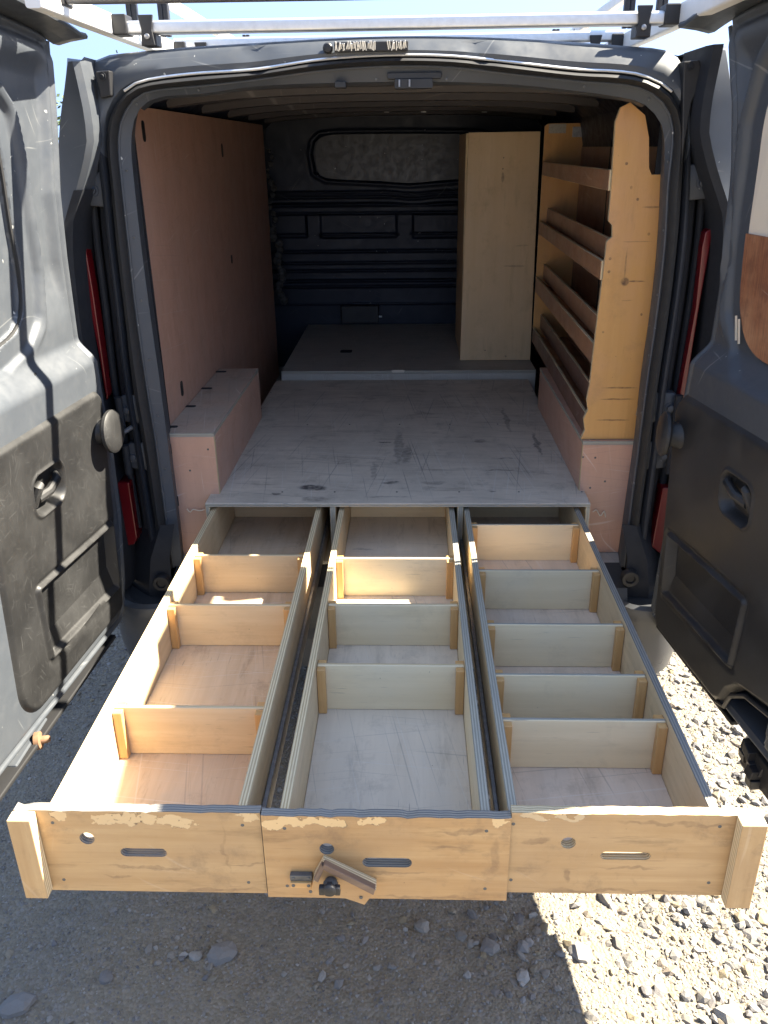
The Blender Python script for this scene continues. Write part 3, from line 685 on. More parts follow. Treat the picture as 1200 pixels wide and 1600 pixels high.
# body: roof, sides, inner roof, floor
def zroof(Y, x): return 1.985+.03*min(1, max(0, Y)/.8) - .05*(abs(x)/.8)**4
ys = [.14, .5, 1, 2, 3, 4, 4.35]; xs = np.linspace(-.76, .76, 17)
mb = MB(); mb.loft([[(x, Y, zroof(Y, x)-(.0 if Y < 4.2 else .1)) for x in xs] for Y in ys])
mb.build('roof', 'paint', van, smooth=True)
for s in (-1, 1):
    prof = [(.76, zroof(.5, .76)), (.80, 1.93), (.845, 1.80), (.875, 1.55), (.905, 1.30), (.93, 1.0), (.94, .75), (.93, .5), (.90, .33)]
    mb = MB()
    mb.loft([[(s*x*(1-.0*Y), Y, z) for x, z in prof] for Y in (.12, 1.2, 2.4, 3.6, 4.3)])
    mb.build('side_panel', 'paint', van, smooth=True)
    # body corner standing proud beside the recessed hinge pillar
    zl = [1.958, 1.9, 1.8, 1.7, 1.66, 1.55, 1.3, 1.0, .75, .5]
    xi = [.752, .738, .735, .745, .80, .835, .848, .848, .845, .84]
    xo = [.79, .815, .85, .865, .873, .88, .905, .93, .94, .93]
    zf = np.linspace(0, 1, 40)**1.0; zn = 1.958-(1.958-.5)*zf; kk = np.array(zl)[::-1]
    sm = lambda v_: np.convolve(np.pad(np.interp(zn, kk, np.array(v_)[::-1]), 2, mode='edge'), np.ones(5)/5, 'valid')
    xi, xo, zl = list(sm(xi)), list(sm(xo)), list(zn)
    R_ = [[(s*f(a_, b_), Y, z-(.012 if Y < -.07 and z > 1.93 else 0)) for a_, b_, z in zip(xi, xo, zl)] for f, Y in
          ((lambda a_, b_: b_, .12), (lambda a_, b_: b_-.003, -.03), (lambda a_, b_: b_-.02, -.075), (lambda a_, b_: a_+.018, -.085), (lambda a_, b_: a_+.003, -.075), (lambda a_, b_: a_, -.05), (lambda a_, b_: a_, .118))]
    mb = MB(); mb.loft(R_); mb.add([r[0] for r in R_], [tuple(range(len(R_)))])
    mb.build('rear_corner', 'paint', van, smooth=True)
    # black lamp surround lining the inside of that corner
    sel = [k for k, z in enumerate(zl) if (z <= 1.66 or s > 0)]  # right side goes on up: its black top stands in for shade
    mb = MB(); mb.loft([[(s*(xi[k]+ox), Y, zl[k]) for k in sel] for ox, Y in ((.022, -.090), (.002, -.082), (-.006, -.05), (-.008, .117))])
    mb.build('lamp_surround', 'jamb_dark', van, smooth=True)
    # hinge pillar face set back behind the doors, its shade put in as black
    mb = MB(); mb.box(min(s*.70, s*.865), max(s*.70, s*.865), .12, .125, .45, 1.80)
    mb.box(min(s*.72, s*.80), max(s*.72, s*.80), .12, .125, 1.80, 1.93)
    mb.build('hinge_pillar', 'jamb_dark', van)
    # vertical folds of the pillar, seen as soft ridges beside the seal
    for dx, r in ((.030, .016), (.062, .010)):
        pts = [(s*(abs(p[0])+dx), .028, p[2]) for p in (lc[4:52] if s < 0 else lc[68:116])]
        mb = MB(); mb.tube(pts, r, 10); mb.build('pillar_fold', 'jamb_dark', van, smooth=True)
    # inner skin of the side above the ply lining
    mb = MB(); mb.loft([[(s*.775, Y, .5), (s*.775, Y, 1.2), (s*.77, Y, 1.7), (s*.74, Y, 1.85), (s*.66, Y, 1.915)] for Y in (.10, 1.3, 2.62)])
    mb.build('inner_side', 'dark_metal', van, smooth=True)
ys = np.linspace(.06, 2.64, 60)
xs = np.linspace(-.70, .70, 25)
BOWS = [.16, .52, .98, 1.44, 1.9, 2.36]
def zin(x, y):
    z = 1.925-.03*(abs(x)/.7)**3
    for b in BOWS: z -= .0
    z -= .004*math.cos(y*2*math.pi/.115)
    return z
mb = MB(); mb.loft([[(x, y, zin(x, y)) for x in xs] for y in np.linspace(.06, 2.64, 160)])
mb.build('inner_roof', 'roof_metal', van, smooth=True)
for b in BOWS:
    mb = MB(); rings = []
    for dy, dz in ((-.055, 0), (-.045, -.004), (-.034, -.026), (-.006, -.028), (.0, -.020), (.006, -.028), (.034, -.026), (.045, -.004), (.055, 0)):
        rings.append([(x, b+dy+.01*math.exp(-(x/.12)**2), zin(x, b)+dz-.004) for x in xs])
    mb.loft(rings); mb.build('roof_bow', 'roof_metal', van, smooth=True)
# header inside the opening, with the door latch striker
top = [p for p in la if p[2] > 1.82]
hdr = [[(p[0], .02+k*.05, p[2]+dz) for p in top] for k, dz in ((0, 0), (.6, -.004), (1.2, .012), (2.2, .03))]
mb = MB(); mb.loft(hdr); mb.build('roof_header', 'paint_in', van, smooth=True)
P0, P1 = at(605, 114, Y=.0), at(690, 138, Y=.0)
st = MB().prism(rrect(P0[0], P1[0], P0[2]-.014, P0[2], .005), -.004, .02).prism(rrect(P0[0]+.018, P1[0]-.022, P1[2]+.0, P0[2]-.014, .004), -.010, .02).build('latch_striker', 'black', van, .0015)
MB().tube([(P0[0]+.03, -.016, P1[2]+.004), (P0[0]+.03, -.016, P0[2]-.016)], .0025, 8).tube([(P0[0]+.055, -.016, P1[2]+.004), (P0[0]+.055, -.016, P0[2]-.016)], .0025, 8).build('striker_pin', 'steel', st)
P = at(532, 132, Y=.0); MB().box(P[0]-.014, P[0]+.014, -.01, .02, P[2]-.008, P[2]+.006).build('cable_clip', 'black', van, .002)
for x in (588, 698): p = at(x, 124, Y=.0); screw(van, p[0], -.002, p[2])
# small light brackets on the bulkhead header
for x in (512, 604, 662, 757):
    p = at(x, 172, Y=1.9); MB().box(p[0]-.012, p[0]+.012, 1.895, 1.905, p[2]-.010, p[2]+.012).build('roof_clip', 'steel', van, .002)
for x0, x1, y in ((520, 543, 171), (556, 598, 170), (610, 650, 170), (668, 690, 169), (700, 755, 170)):
    p, q = at(x0, y, Y=1.92), at(x1, y, Y=1.92); MB().box(p[0], q[0], 1.915, 1.925, p[2]-.006, p[2]+.004).build('roof_rail', 'steel', van, .001)

# cargo floor and sill
board('cargo_floor', van, -.77, .77, .03, 2.62, .528, .545, 'deck', 'edge_grey', 1)
mb = MB(); mb.loft([[(x, y, z) for x in (-.70, -.3, .3, .70)] for y, z in ((-.10, .38), (-.105, .47), (-.08, .515), (-.02, .53), (.03, .545), (.05, .535))])
mb.build('sill', 'bumper_dark', van, smooth=True)
# foot of the opening: tie-down ring on each side
for s, (x, y) in ((-1, (252, 912)), (1, (985, 905))):
    p = at(x, y, Y=-.085)
    MB().lathe(p, (0, -1, 0), [(-.02, .026), (0, .026), (.004, .024), (.004, .015), (-.004, .013), (-.004, .0)], 20).build('tie_down_ring', 'black', van, smooth=True)
# jamb bottoms
for s in (-1, 1):
    mb = MB(); mb.loft([[(s*.68, -.02, .70), (s*.70, -.045, .60), (s*.70, -.06, .50), (s*.69, -.06, .42)],
                        [(s*.72, -.03, .70), (s*.755, -.06, .60), (s*.77, -.07, .50), (s*.77, -.07, .42)],
                        [(s*.80, .05, .70), (s*.83, .04, .60), (s*.86, .02, .50), (s*.86, .0, .42)]])
    mb.build('jamb_foot', 'jamb_dark', van, smooth=True)

# bulkhead
xs = np.linspace(-.78, .78, 260); zs = np.linspace(.5, 1.93, 300)
X, Z = np.meshgrid(xs, zs); Pq = np.stack([X.ravel(), Z.ravel()], 1)
def bz(y): return at(600, y, Y=2.6)[2]
win = [at(x, y, Y=2.6)[[0, 2]] for x, y in ((487, 240), (490, 222), (500, 212), (530, 209), (640, 208), (745, 209), (765, 214), (772, 240), (765, 274), (745, 279), (690, 283), (640, 287), (590, 284), (510, 280), (492, 270))]
dz_ = sdf_poly(Pq, win); d = np.zeros(len(Pq)); zz = Pq[:, 1]; xx = Pq[:, 0]
zz2 = zz + .012*np.exp(-((xx-.06)/.1)**2)*(zz > 1.45)
d += .007*np.exp(-((dz_-.012)/.010)**2) - .012*ss(-dz_, -.004, .006)
for y, h, w in ((300, .010, .006), (307, .014, .006), (319, .018, .007), (333, .012, .005), (392, .012, .006), (410, .010, .005), (422, .012, .005), (438, .014, .006), (447, .016, .005), (474, .008, .004)):
    d += h*np.exp(-((zz2-bz(y))/w)**2)
for x0, x1 in ((500, 620), (645, 760), (420, 480)):
    a0, a1 = at(x0, 335, Y=2.6), at(x1, 371, Y=2.6)
    dd = sdf_poly(Pq, [(a0[0], a0[2]), (a1[0], a0[2]), (a1[0], a1[2]), (a0[0], a1[2])]); d -= .012*ss(-dd, -.004, .006)
    d += .010*np.exp(-((zz-bz(366))/.005)**2)*(dd < .01)
V = np.stack([xx, 2.6-d, zz], 1); nx, ny = len(xs), len(zs)
i = np.arange((nx-1)*(ny-1)); a = (i//(nx-1))*nx+(i % (nx-1))
me = np_mesh('bulkhead', V, np.stack([a, a+1, a+nx+1, a+nx], 1)); me.materials.append(M['dark_metal'])
bulk = bpy.data.objects.new('bulkhead', me); link(bulk, van, (0, 0, 0))
mb = MB(); mb.prism([tuple(p) for p in resample([tuple(p*.97+np.array([.14, 1.70])*.03) for p in win]+[tuple(win[0]*.97+np.array([.14, 1.70])*.03)], 60)[:-1]], 2.603, 2.609)
M['smudged'] = paint('smudged_plate', (.030, .032, .038), (.040, .040, .042), .3, .3, .05, .3)
MB_ = mb.build('window_plate', 'smudged', bulk)
p = at(593, 494, Y=2.56); MB().box(p[0]-.026, p[0]+.014, 2.555, 2.565, p[2]-.006, p[2]+.003).build('reflective_tag', 'white', van)
p = at(565, 480, Y=2.56); MB().box(p[0]-.12, p[0]+.10, 2.54, 2.58, p[2]-.09, p[2]+.01).build('jack_cover', 'black', van, .006)

# hinges, covers and lamps behind each door
for s in (-1, 1):
    for zc in (1.655, 1.06, .915):
        x0, x1 = (.742, .828) if zc > 1.5 else (.735, .80)
        pts = [(s*x0, zc-.045), (s*x1, zc-.036), (s*x1, zc+.036), (s*(x1-.015), zc+.045), (s*x0, zc+.045)]
        if s < 0: pts = pts[::-1]
        h = MB().prism(pts, -.012, .118).build('door_hinge', 'hinge', van, .007, smooth=True)
        MB().lathe((s*(x0+.045), -.010, zc), (0, -1, 0), [(0, .017), (.004, .016), (.004, .010), (.011, .009), (.012, .004)], 14).build('hinge_bolt', 'hinge', h, smooth=True)
        MB().tube([(s*(x1-.002), -.02, zc-.05), (s*(x1-.002), -.02, zc+.04)], .011, 12).bar((s*(x1-.002), -.02, zc-.005), (s*(x1-.02), .03, zc-.005), .012, .05).build('hinge_knuckle', 'jamb_dark', h, smooth=True)
    # dark plate at the top hinge corner
    q = [(150, 112), (172, 110), (175, 150), (158, 154)] if s < 0 else [(1067, 96), (1092, 94), (1098, 120), (1080, 160), (1064, 255), (1066, 150)]
    mb = MB().prism([tuple(at(x, y, Y=-.03)[[0, 2]]) for x, y in q], -.036, .03)
    hp = mb.build('corner_plate', 'black', van, .003)
    x, y = (160, 119) if s < 0 else (1079, 104)
    p = at(x, y, Y=-.036); MB().lathe(p, (0, -1, 0), [(0, .009), (.003, .009), (.003, .005), (.006, .004)], 12).build('bolt', 'jamb_dark', hp, smooth=True)
    # tail lamps: slim upper strip, block below
    q = [(124, 368), (133, 368), (147, 450), (171, 617), (168, 624), (158, 560), (138, 460)] if s < 0 else [(1100, 362), (1112, 355), (1108, 380), (1092, 470), (1064, 645), (1056, 650), (1060, 615), (1085, 480), (1095, 385)]
    tl = MB().prism([tuple(at(x, y, Y=.0)[[0, 2]]) for x, y in q], -.012, .03).build('tail_lamp', 'lens', van, .003)
    tl['label'] = 'slim upper strip of red lamp lens'
    q = [(184, 752), (203, 752), (216, 838), (212, 848), (190, 852)] if s < 0 else [(1034, 760), (1048, 760), (1040, 862), (1033, 865), (1017, 852)]
    tl = MB().prism([tuple(at(x, y, Y=.0)[[0, 2]]) for x, y in q], -.012, .06).build('tail_lamp', 'lens', van, .003)
    tl['label'] = 'block of red lamp lens low beside the opening'
    q = [(184, 815), (190, 815), (198, 851), (188, 853)] if s < 0 else [(1040, 838), (1043, 838), (1040, 864), (1034, 866)]
    MB().prism([tuple(at(x, y, Y=-.014)[[0, 2]]) for x, y in q], -.0165, -.0125).build('clear_lens', 'lens_clear', tl)
    x0, x1 = sorted((s*.795, s*.885))
    MB().box(x0, x1, .09, .119, .58, .92).build('lamp_housing', 'black', van, .004)
    # door check strap and wiring boot
    MB().tube([(s*.745, .05, 1.02), (s*.77, -.02, 1.01), (s*.80, -.10, 1.0)], .007, 8).bar((s*.73, .10, 1.03), (s*.76, .03, 1.02), .03, .05).build('check_strap', 'steel', van, .001)
    # bumper corner
    path = [(s*.66, -.10), (s*.70, -.145), (s*.76, -.16), (s*.83, -.14), (s*.89, -.07), (s*.92, .05), (s*.925, .4)]
    path = resample([(a_, b_) for a_, b_ in path], 26)
    cx = s*.74
    rings = []
    for k, z in ((.86, .485), (.93, .487), (.985, .478), (1.0, .462), (1.0, .44), (.99, .425), (.985, .38), (.975, .32), (.93, .24)):
        rings.append([(cx+(px_-cx)*(1-(1-k)*2.2) if True else 0, .1+(py_-.1)*(k), z-.01*(k < .9)) for px_, py_ in path])
    mb = MB().loft(rings); mb.build('bumper_corner', 'bumper' if s > 0 else 'bumper', van, smooth=True)
    mb = MB().loft([[(a_[0], a_[1], a_[2]) for a_ in rings[0]], [(s*.70, .1, .47)]*26]); mb.build('bumper_step', 'bumper_dark', van)
mb = MB().loft([[(x, y, z) for x in (-.70, 0, .70)] for y, z in ((.1, .37), (-.08, .37), (-.10, .34), (-.10, .24), (.1, .22))]); mb.build('bumper_middle', 'bumper', van)
mb = MB().box(-.85, .85, .3, 4.0, .26, .40); mb.build('underbody', 'jamb_dark', van)
# nose and cab (out of view) and wheels
mb = MB(); sec = [(.12, .35), (.93, .35), (.93, 1.0), (.0, 1.0)]
mb.prism([(4.3, .33), (5.15, .33), (5.2, .6), (5.1, .95), (4.75, 1.12), (4.3, 1.88)], -.90, .90, 'X'); mb.build('cab', 'paint', van, .05, smooth=True)
mb = MB().prism([(4.33, 1.83), (4.80, 1.16), (4.81, 1.17), (4.35, 1.84)], -.75, .75, 'X'); mb.build('windscreen', 'black', van)
tyre = MB().lathe((0, 0, 0), (1, 0, 0), [(-.1, .20), (-.1, .30), (-.085, .325), (-.04, .333), (.04, .333), (.085, .325), (.1, .30), (.1, .20)], 40)
rim = MB().lathe((0, 0, 0), (1, 0, 0), [(-.06, .06), (-.05, .10), (-.08, .19), (-.08, .203), (.08, .203), (.08, .19), (.05, .1), (.07, .05)], 24)
for sx_, yy in ((-1, .95), (1, .95), (-1, 4.2), (1, 4.2)):
    w = thing('wheel', (sx_*.80, yy, .193), None, None); w.parent = van; w.location = Vector((sx_*.80, yy, .193))-WL['van']
    for nm, m_, mt_ in (('tyre', tyre, 'rubber'), ('rim', rim, 'steel')):
        k = MB(); k.v = [(v_[0]+sx_*.80, v_[1]+yy, v_[2]+.193) for v_ in m_.v]; k.f = m_.f; k.mi = m_.mi
        k.build(nm, mt_, w, smooth=True)

# ------------------------------------------------------------------ rear doors
def camber(Y): return .055*(1-np.exp(-np.clip(-.06-Y, 0, 9)/.25))
def grid_part(name, parent, yz0, yz1, zs, ncol, xfun, depth, th, mat, sgn):
    """a pressed sheet: rows of constant height between two edge curves, relief by depth(), closed behind"""
    V = []; nr = len(zs)
    t = np.linspace(0, 1, ncol)
    Y = yz0[:, None]*(1-t)+yz1[:, None]*t; Z = np.repeat(zs[:, None], ncol, 1)
    P = np.stack([Y.ravel(), Z.ravel()], 1)
    d = depth(P); X = xfun(P[:, 0], P[:, 1])+sgn*d
    ZC = P[:, 1]+camber(P[:, 0])*ss(P[:, 1], 1.86, 2.0)
    V = np.stack([X, P[:, 0], ZC], 1)
    Xb = xfun(P[:, 0], P[:, 1])-sgn*th
    Vb = np.stack([Xb, P[:, 0], ZC], 1)
    n = len(V); i = np.arange((nr-1)*(ncol-1)); a = (i//(ncol-1))*ncol+i % (ncol-1)
    F = np.stack([a, a+1, a+ncol+1, a+ncol], 1)
    # coarse back: take a border ring
    ring = list(range(0, ncol))+[k*ncol+ncol-1 for k in range(1, nr)]+list(range((nr-1)*ncol+ncol-2, (nr-1)*ncol-1, -1))+[k*ncol for k in range(nr-2, 0, -1)]
    ring = np.array(ring); m = len(ring)
    VB = Vb[ring]; k = np.arange(m)
    side = np.stack([ring, n+k, n+(k+1) % m, ring[(k+1) % m]], 1)
    me = bpy.data.meshes.new(name)
    allV = np.vstack([V, VB]); allF = [tuple(f) for f in np.vstack([F, side]).tolist()]
    # back face as strips between matching left and right ring points
    L = [0]+[int(x) for x in (np.where(np.isin(ring, [q*ncol for q in range(1, nr)]))[0][::-1])]
    R = [ncol-1+q for q in range(nr)]
    L = [0]+[m-q for q in range(1, nr)]
    L[-1] = m-(nr-1)
    for q in range(nr-1):
        allF.append((n+L[q], n+R[q], n+R[q+1], n+L[q+1]))
    c = allV.mean(0)
    me.from_pydata([tuple(v_) for v_ in (allV-c)], [], allF)
    me.materials.append(M[mat])
    me.validate()
    bm = bmesh.new(); bm.from_mesh(me); bmesh.ops.recalc_face_normals(bm, faces=bm.faces)
    for f in bm.faces: f.smooth = True
    for e in bm.edges:
        if len(e.link_faces) == 2 and e.calc_face_angle(0) > .9: e.smooth = False
    bm.to_mesh(me); bm.free()
    o = bpy.data.objects.new(name, me); return link(o, parent, tuple(c))

def rr_rows(y0, y1, z0, z1, r0, r1, n):
    """rows of a rounded rectangle: y0 is the hinge side (r0 top / bottom radii), y1 the free side"""
    zs = np.unique(np.r_[z0+r1[0]*(1-np.cos(np.linspace(0, np.pi/2, 14))), np.linspace(z0+r1[0], z1-r1[1], n), z1-r1[1]*(1-np.cos(np.linspace(0, np.pi/2, 14)))])
    def ins(r): 
        b = np.where(zs < z0+r[0], r[0]-np.sqrt(np.maximum(0, r[0]**2-(z0+r[0]-zs)**2)), 0)
        return b+np.where(zs > z1-r[1], r[1]-np.sqrt(np.maximum(0, r[1]**2-(zs-z1+r[1])**2)), 0)
    return zs, y0-ins(r0), y1+ins(r1)

DL = dict(s=1, x=lambda Y, Z: -.838+.09*(Y+.1)+.05*(Z-.5)-.06*np.clip(Z-1.7, 0, 1)**2,
          hinge=[(.432, -.20), (.45, -.16), (.471, -.136), (.565, -.106), (.765, -.09), (.969, -.10), (1.133, -.129), (1.311, -.146), (1.506, -.154), (1.657, -.151), (1.856, -.119), (2.0, -.10)],
          win=[(-.438, 1.835), (-.40, 1.80), (-.388, 1.72), (-.384, 1.60), (-.376, 1.49), (-.39, 1.41), (-.43, 1.372), (-.52, 1.352), (-.74, 1.35), (-.79, 1.40), (-.78, 1.80), (-.72, 1.86), (-.50, 1.86)],
          trim=(-.165, -.745, .49, 1.172), wave=False)
DR = dict(s=-1, x=lambda Y, Z: .775-.145*(Y+.2)-.03*(Z-.8)-.05*np.clip(Z-1.7, 0, 1),
          hinge=[(.445, -.20), (.455, -.15), (.48, -.125), (.60, -.14), (.764, -.163), (.956, -.165), (1.248, -.206), (1.501, -.23), (1.712, -.21), (1.832, -.195), (2.0, -.139)],
          win=[(-.42, 1.885), (-.365, 1.85), (-.335, 1.776), (-.324, 1.608), (-.326, 1.484), (-.338, 1.399), (-.378, 1.334), (-.443, 1.304), (-.54, 1.30), (-.74, 1.30), (-.79, 1.34), (-.79, 1.84), (-.74, 1.885)],
          trim=(-.185, -.80, .452, 1.165), wave=True)
DOORS = []
for D_ in (DL, DR):
    s = D_['s']; xf = D_['x']; left = s > 0
    hz = np.array([h[0] for h in D_['hinge']]); hy = np.array([h[1] for h in D_['hinge']])
    zs = np.linspace(hz[0], 2.0, 392)
    y0 = np.interp(zs, hz, hy); y1 = np.full_like(zs, -1.12)  # free edge set past real door width so its shadow reaches the drawers
    y1 = y1+.05*np.exp(-((zs-hz[0])/.03))
    up = -.022; lo = .020
    def dep(P, D_=D_, hz=hz, hy=hy):
        Y, Z = P[:, 0], P[:, 1]
        e = np.interp(Z, hz, hy)-Y                       # distance from the hinge edge
        d = lo+(up-lo)*ss(Z, 1.235, 1.305)
        w = sdf_poly(P, D_['win'])
        d = d-.014*ss(-w, -.062, -.046)-.016*ss(-w, -.006, .004)
        gz = ss(Z, 1.34, 1.50)*(1-ss(Z, 1.90, 1.96))
        d = d-.026*gz*ss(e, .035, .07)*(1-ss(w*-1, -.085, -.07))*(w > 0)
        d = d+.006*np.exp(-((w-.075)/.008)**2)*ss(Z, 1.3, 1.36)
        edge_ = np.minimum(e, Z-hz[0]); edge_ = np.minimum(edge_, 2.0-Z)
        d = d-.030*(1-ss(edge_, -.001, .022))
        d = d-.008*np.exp(-((edge_-.034)/.006)**2)
        d = d-.012*ss(Z, 1.93, 1.97)
        y0_, y1_, z0_, z1_ = D_['trim']
        bx = np.minimum(np.minimum(y0_-Y, Y-y1_), np.minimum(Z-z0_, z1_-Z))
        d = d-.095*ss(bx, .03, .04)
        return d
    door = grid_part('rear_door', van, y0, y1, zs, 200, xf, dep, .085, 'paint', s)
    door['label'] = ('left rear door opened wide, its inner face in sunlight' if left else 'right rear door opened wide, its inner face in shade, window boarded over')
    DOORS.append(door)
    X_ = lambda Y, Z, d=0: float(xf(np.array([Y]), np.array([Z]))[0]+s*d)
    # outer skin rim beyond the inner pressing
    pts = [(X_(y_, z_, -.05), y_+.012, z_) for y_, z_ in zip(y0[4:-2:12], zs[4:-2:12])]
    MB().tube(pts, .007, 8).build('hem_edge', 'paint', door, smooth=True)
    # top rain gutter lip
    pr = [(-.03, 2.0), (.0, 2.006), (.040, 2.010), (.044, 2.004), (.042, 1.998), (.0, 1.992), (-.03, 1.985)]
    mb = MB(); mb.loft([[(X_(Y, 2.0, a_-.02), Y, z_+float(camber(Y))) for a_, z_ in pr] for Y in (-.03, -.06, -.09, -.12, -.18, -.25, -.35, -.5, -.75, -1.12)], closed=True)
    mb.build('top_lip', 'paint', door)
    # rubber gasket at the door foot
    # window: gasket and infill
    wv = [tuple(p) for p in resample([tuple(p) for p in D_['win']]+[D_['win'][0]], 90)[:-1]]
    mb = MB(); mb.tube([(X_(y, z, up-.020), y, z) for y, z in wv+[wv[0]]], .0045, 6, cap=False)
    mb.build('window_gasket', 'rubber', door, smooth=True)
    def infill(poly, d0, th, mat, name, grain=2):
        mb = MB(); n = len(poly)
        vs = [(X_(y, z, d0), y, z) for y, z in poly]+[(X_(y, z, d0-th), y, z) for y, z in poly]
        mb.add(vs, [tuple(range(n)), tuple(reversed(range(n, 2*n)))]+[(i, (i+1) % n, n+(i+1) % n, n+i) for i in range(n)])
        return mb.build(name, mat, door, uv=ply_uv(0, grain, True, 0, False))
    if left:
        pass
    else:
        zc = 1.56
        def clip(pl_, sg):
            out = []
            for i in range(len(pl_)):
                a_, b_ = pl_[i], pl_[(i+1) % len(pl_)]
                if sg*(a_[1]-zc) >= 0: out.append(a_)
                if (a_[1]-zc)*(b_[1]-zc) < 0:
                    t_ = (zc-a_[1])/(b_[1]-a_[1]); out.append((a_[0]+(b_[0]-a_[0])*t_, zc))
            return out
        infill(clip(wv, -1), up-.006, .008, 'osb', 'window_board')['label'] = 'rough brown wooden board in the lower window'
        infill(clip(wv, 1), up-.012, .004, 'cream', 'window_board')['label'] = 'cream sheet in the upper window'
        for y, z in ((-.352, 1.345), (-.366, 1.34)):
            MB().bar((X_(y, z, up+.0), y, z-.02), (X_(y, z, up+.004), y+.012, z+.035), .006, .003, (1, 0, 0)).build('cable_tie', 'cream', door)
    # plastic trim panel with grab pocket and handle recess
    ty0, ty1, tz0, tz1 = D_['trim']
    if left:
        zs2, a0, a1 = rr_rows(ty0, ty1, tz0, tz1, (.03, .045), (.10, .05), 200)
    else:
        zs2, a0, a1 = rr_rows(ty0, ty1, tz0, tz1, (.05, .07), (.06, .05), 200)
        a1 = np.where(zs2 < .60, np.maximum(a1, np.interp(zs2, [.452, .47, .52, .565, .60], [-.55, -.585, -.61, -.66, -.80])), a1)
    pk = [(-.20, .775), (-.60, .79), (-.585, .60), (-.20, .585)] if left else [(-.235, .76), (-.62, .775), (-.60, .60), (-.235, .59)]
    hk = rrect(-.57, -.43, .965, 1.06, .03) if left else rrect(-.60, -.47, .95, 1.05, .03)
    def dep2(P):
        Y, Z = P[:, 0], P[:, 1]
        d = np.full(len(P), lo+.010)
        q = sdf_poly(P, rr_poly)
        d = d-.012*(1-ss(-q, -.001, .016))
        p_ = sdf_poly(P, pk); t = np.clip((Z-.585)/.19, 0, 1)
        d = d-ss(-p_, -.003, .005)*(.010+.062*t**1.2)*(1-.0*t)
        d = d-.006*np.exp(-((p_-.018)/.006)**2)+.005*np.exp(-((p_-.006)/.005)**2)
        h_ = sdf_poly(P, hk)
        d = d-.028*ss(-h_, -.003, .014)+.004*np.exp(-((h_-.006)/.004)**2)
        return d
    rr_poly = list(zip(a0, zs2))+list(zip(a1[::-1], zs2[::-1]))
    tp = grid_part('trim_panel', door, a0, a1, zs2, 190, xf, dep2, -.004, 'trim' if left else 'trim_dark', s)
    # handle lever inside its recess
    hy0 = -.555 if left else -.585
    xx_ = lambda Y, Z, d: (X_(Y, Z, d), Y, Z)
    MB().tube([xx_(hy0+.012, .985, lo-.012), xx_(hy0+.02, 1.03, lo+.002), xx_(hy0+.03, 1.035, lo+.004)], [.012, .013, .010], 10).tube(
        [xx_(hy0+.02, 1.0, lo-.004), xx_(hy0+.06, 1.005, lo+.006), xx_(hy0+.105, 1.02, lo+.004), xx_(hy0+.12, 1.03, lo-.008)], [.013, .012, .011, .008], 10).build('door_handle', 'trim' if left else 'trim_dark', door, smooth=True)
    # round bump stop
    cy_, cz_ = (-.205, 1.058) if left else (-.222, 1.05)
    MB().lathe(xx_(cy_, cz_, lo), (s, -.1*s, .05), [(0, .040), (.006, .036), (.030, .030), (.034, .052), (.040, .058), (.048, .058), (.054, .050), (.056, .02)], 32, (1, 1)).build('bump_stop', 'trim' if left else 'trim_dark', door, smooth=True)
    # vent holes under the window
    for y, z in ((-.43, 1.268), (-.50, 1.262)):
        if left: MB().lathe(xx_(y, z, -.004), (s, 0, .3), [(-.004, .009), (.002, .0088), (.0025, .007)], 14).build('drain_hole', 'black', door)
    if left:   # lower latch pin
        MB().lathe((X_(-.70, .42, .02), -.70, .425), (1, .2, .1), [(0, .022), (.012, .022), (.014, .010), (.03, .009), (.034, .006)], 16).build('latch_pin', 'rust', door, smooth=True)
        MB().box(X_(-.7, .43, -.04), X_(-.7, .43, .018), -.80, -.62, .405, .435).build('latch_bracket', 'paint', door, .004)
        MB().bar((X_(-.3, .43, .0), -.22, .425), (X_(-.85, .43, .0), -1.11, .425), .05, .012).build('foot_gasket', 'rubber', door, .003)
    else:
        for k in range(9):
            a_ = k*.7; y_ = -.72+.03*math.cos(a_*1.7); z_ = .395+.028*math.sin(a_*2.3)
            (m_ := MB()).box(X_(y_, z_, 0)-.018-.01*math.sin(a_), X_(y_, z_, 0)+.014, y_-.018, y_+.016, z_-.012, z_+.012)
            m_.v = [tuple(Vector(v_)+Vector((math.sin(v_[2]*90+k), math.cos(v_[0]*80), math.sin(v_[1]*70)))*.004) for v_ in m_.v]
            if k == 0: acc = MB()
            acc.add(m_.v, m_.f)
        acc.build('latch_mechanism', 'black', door, .002)
        MB().tube([(X_(-.7, .36, .01)+.0, -.67, .36), (X_(-.7, .36, .01)+.01, -.70, .35), (X_(-.7, .36, .01)+.02, -.74, .352), (X_(-.7, .36, .01), -.76, .37)], .004, 8).build('latch_hook', 'steel', door, smooth=True)
        MB().bar((X_(-.68, .44, -.01), -.67, .395), (X_(-1.1, .44, -.01), -1.11, .395), .035, .075).build('shadow_apron', 'rubber', door, .004)  # apron added under the free end to shift the door's ground shadow
        MB().bar((X_(-.2, .44, -.01), -.16, .435), (X_(-.62, .44, -.01), -.62, .435), .045, .012).build('foot_gasket', 'rubber', door, .003)
        # free corner of pressed metal where the trim steps up
        MB().tube([xx_(-.56, .455, lo), xx_(-.60, .47, lo+.004), xx_(-.625, .52, lo+.006), xx_(-.68, .56, lo+.004), xx_(-.80, .58, lo)], .006, 8).build('trim_bead', 'trim_dark', door, smooth=True)

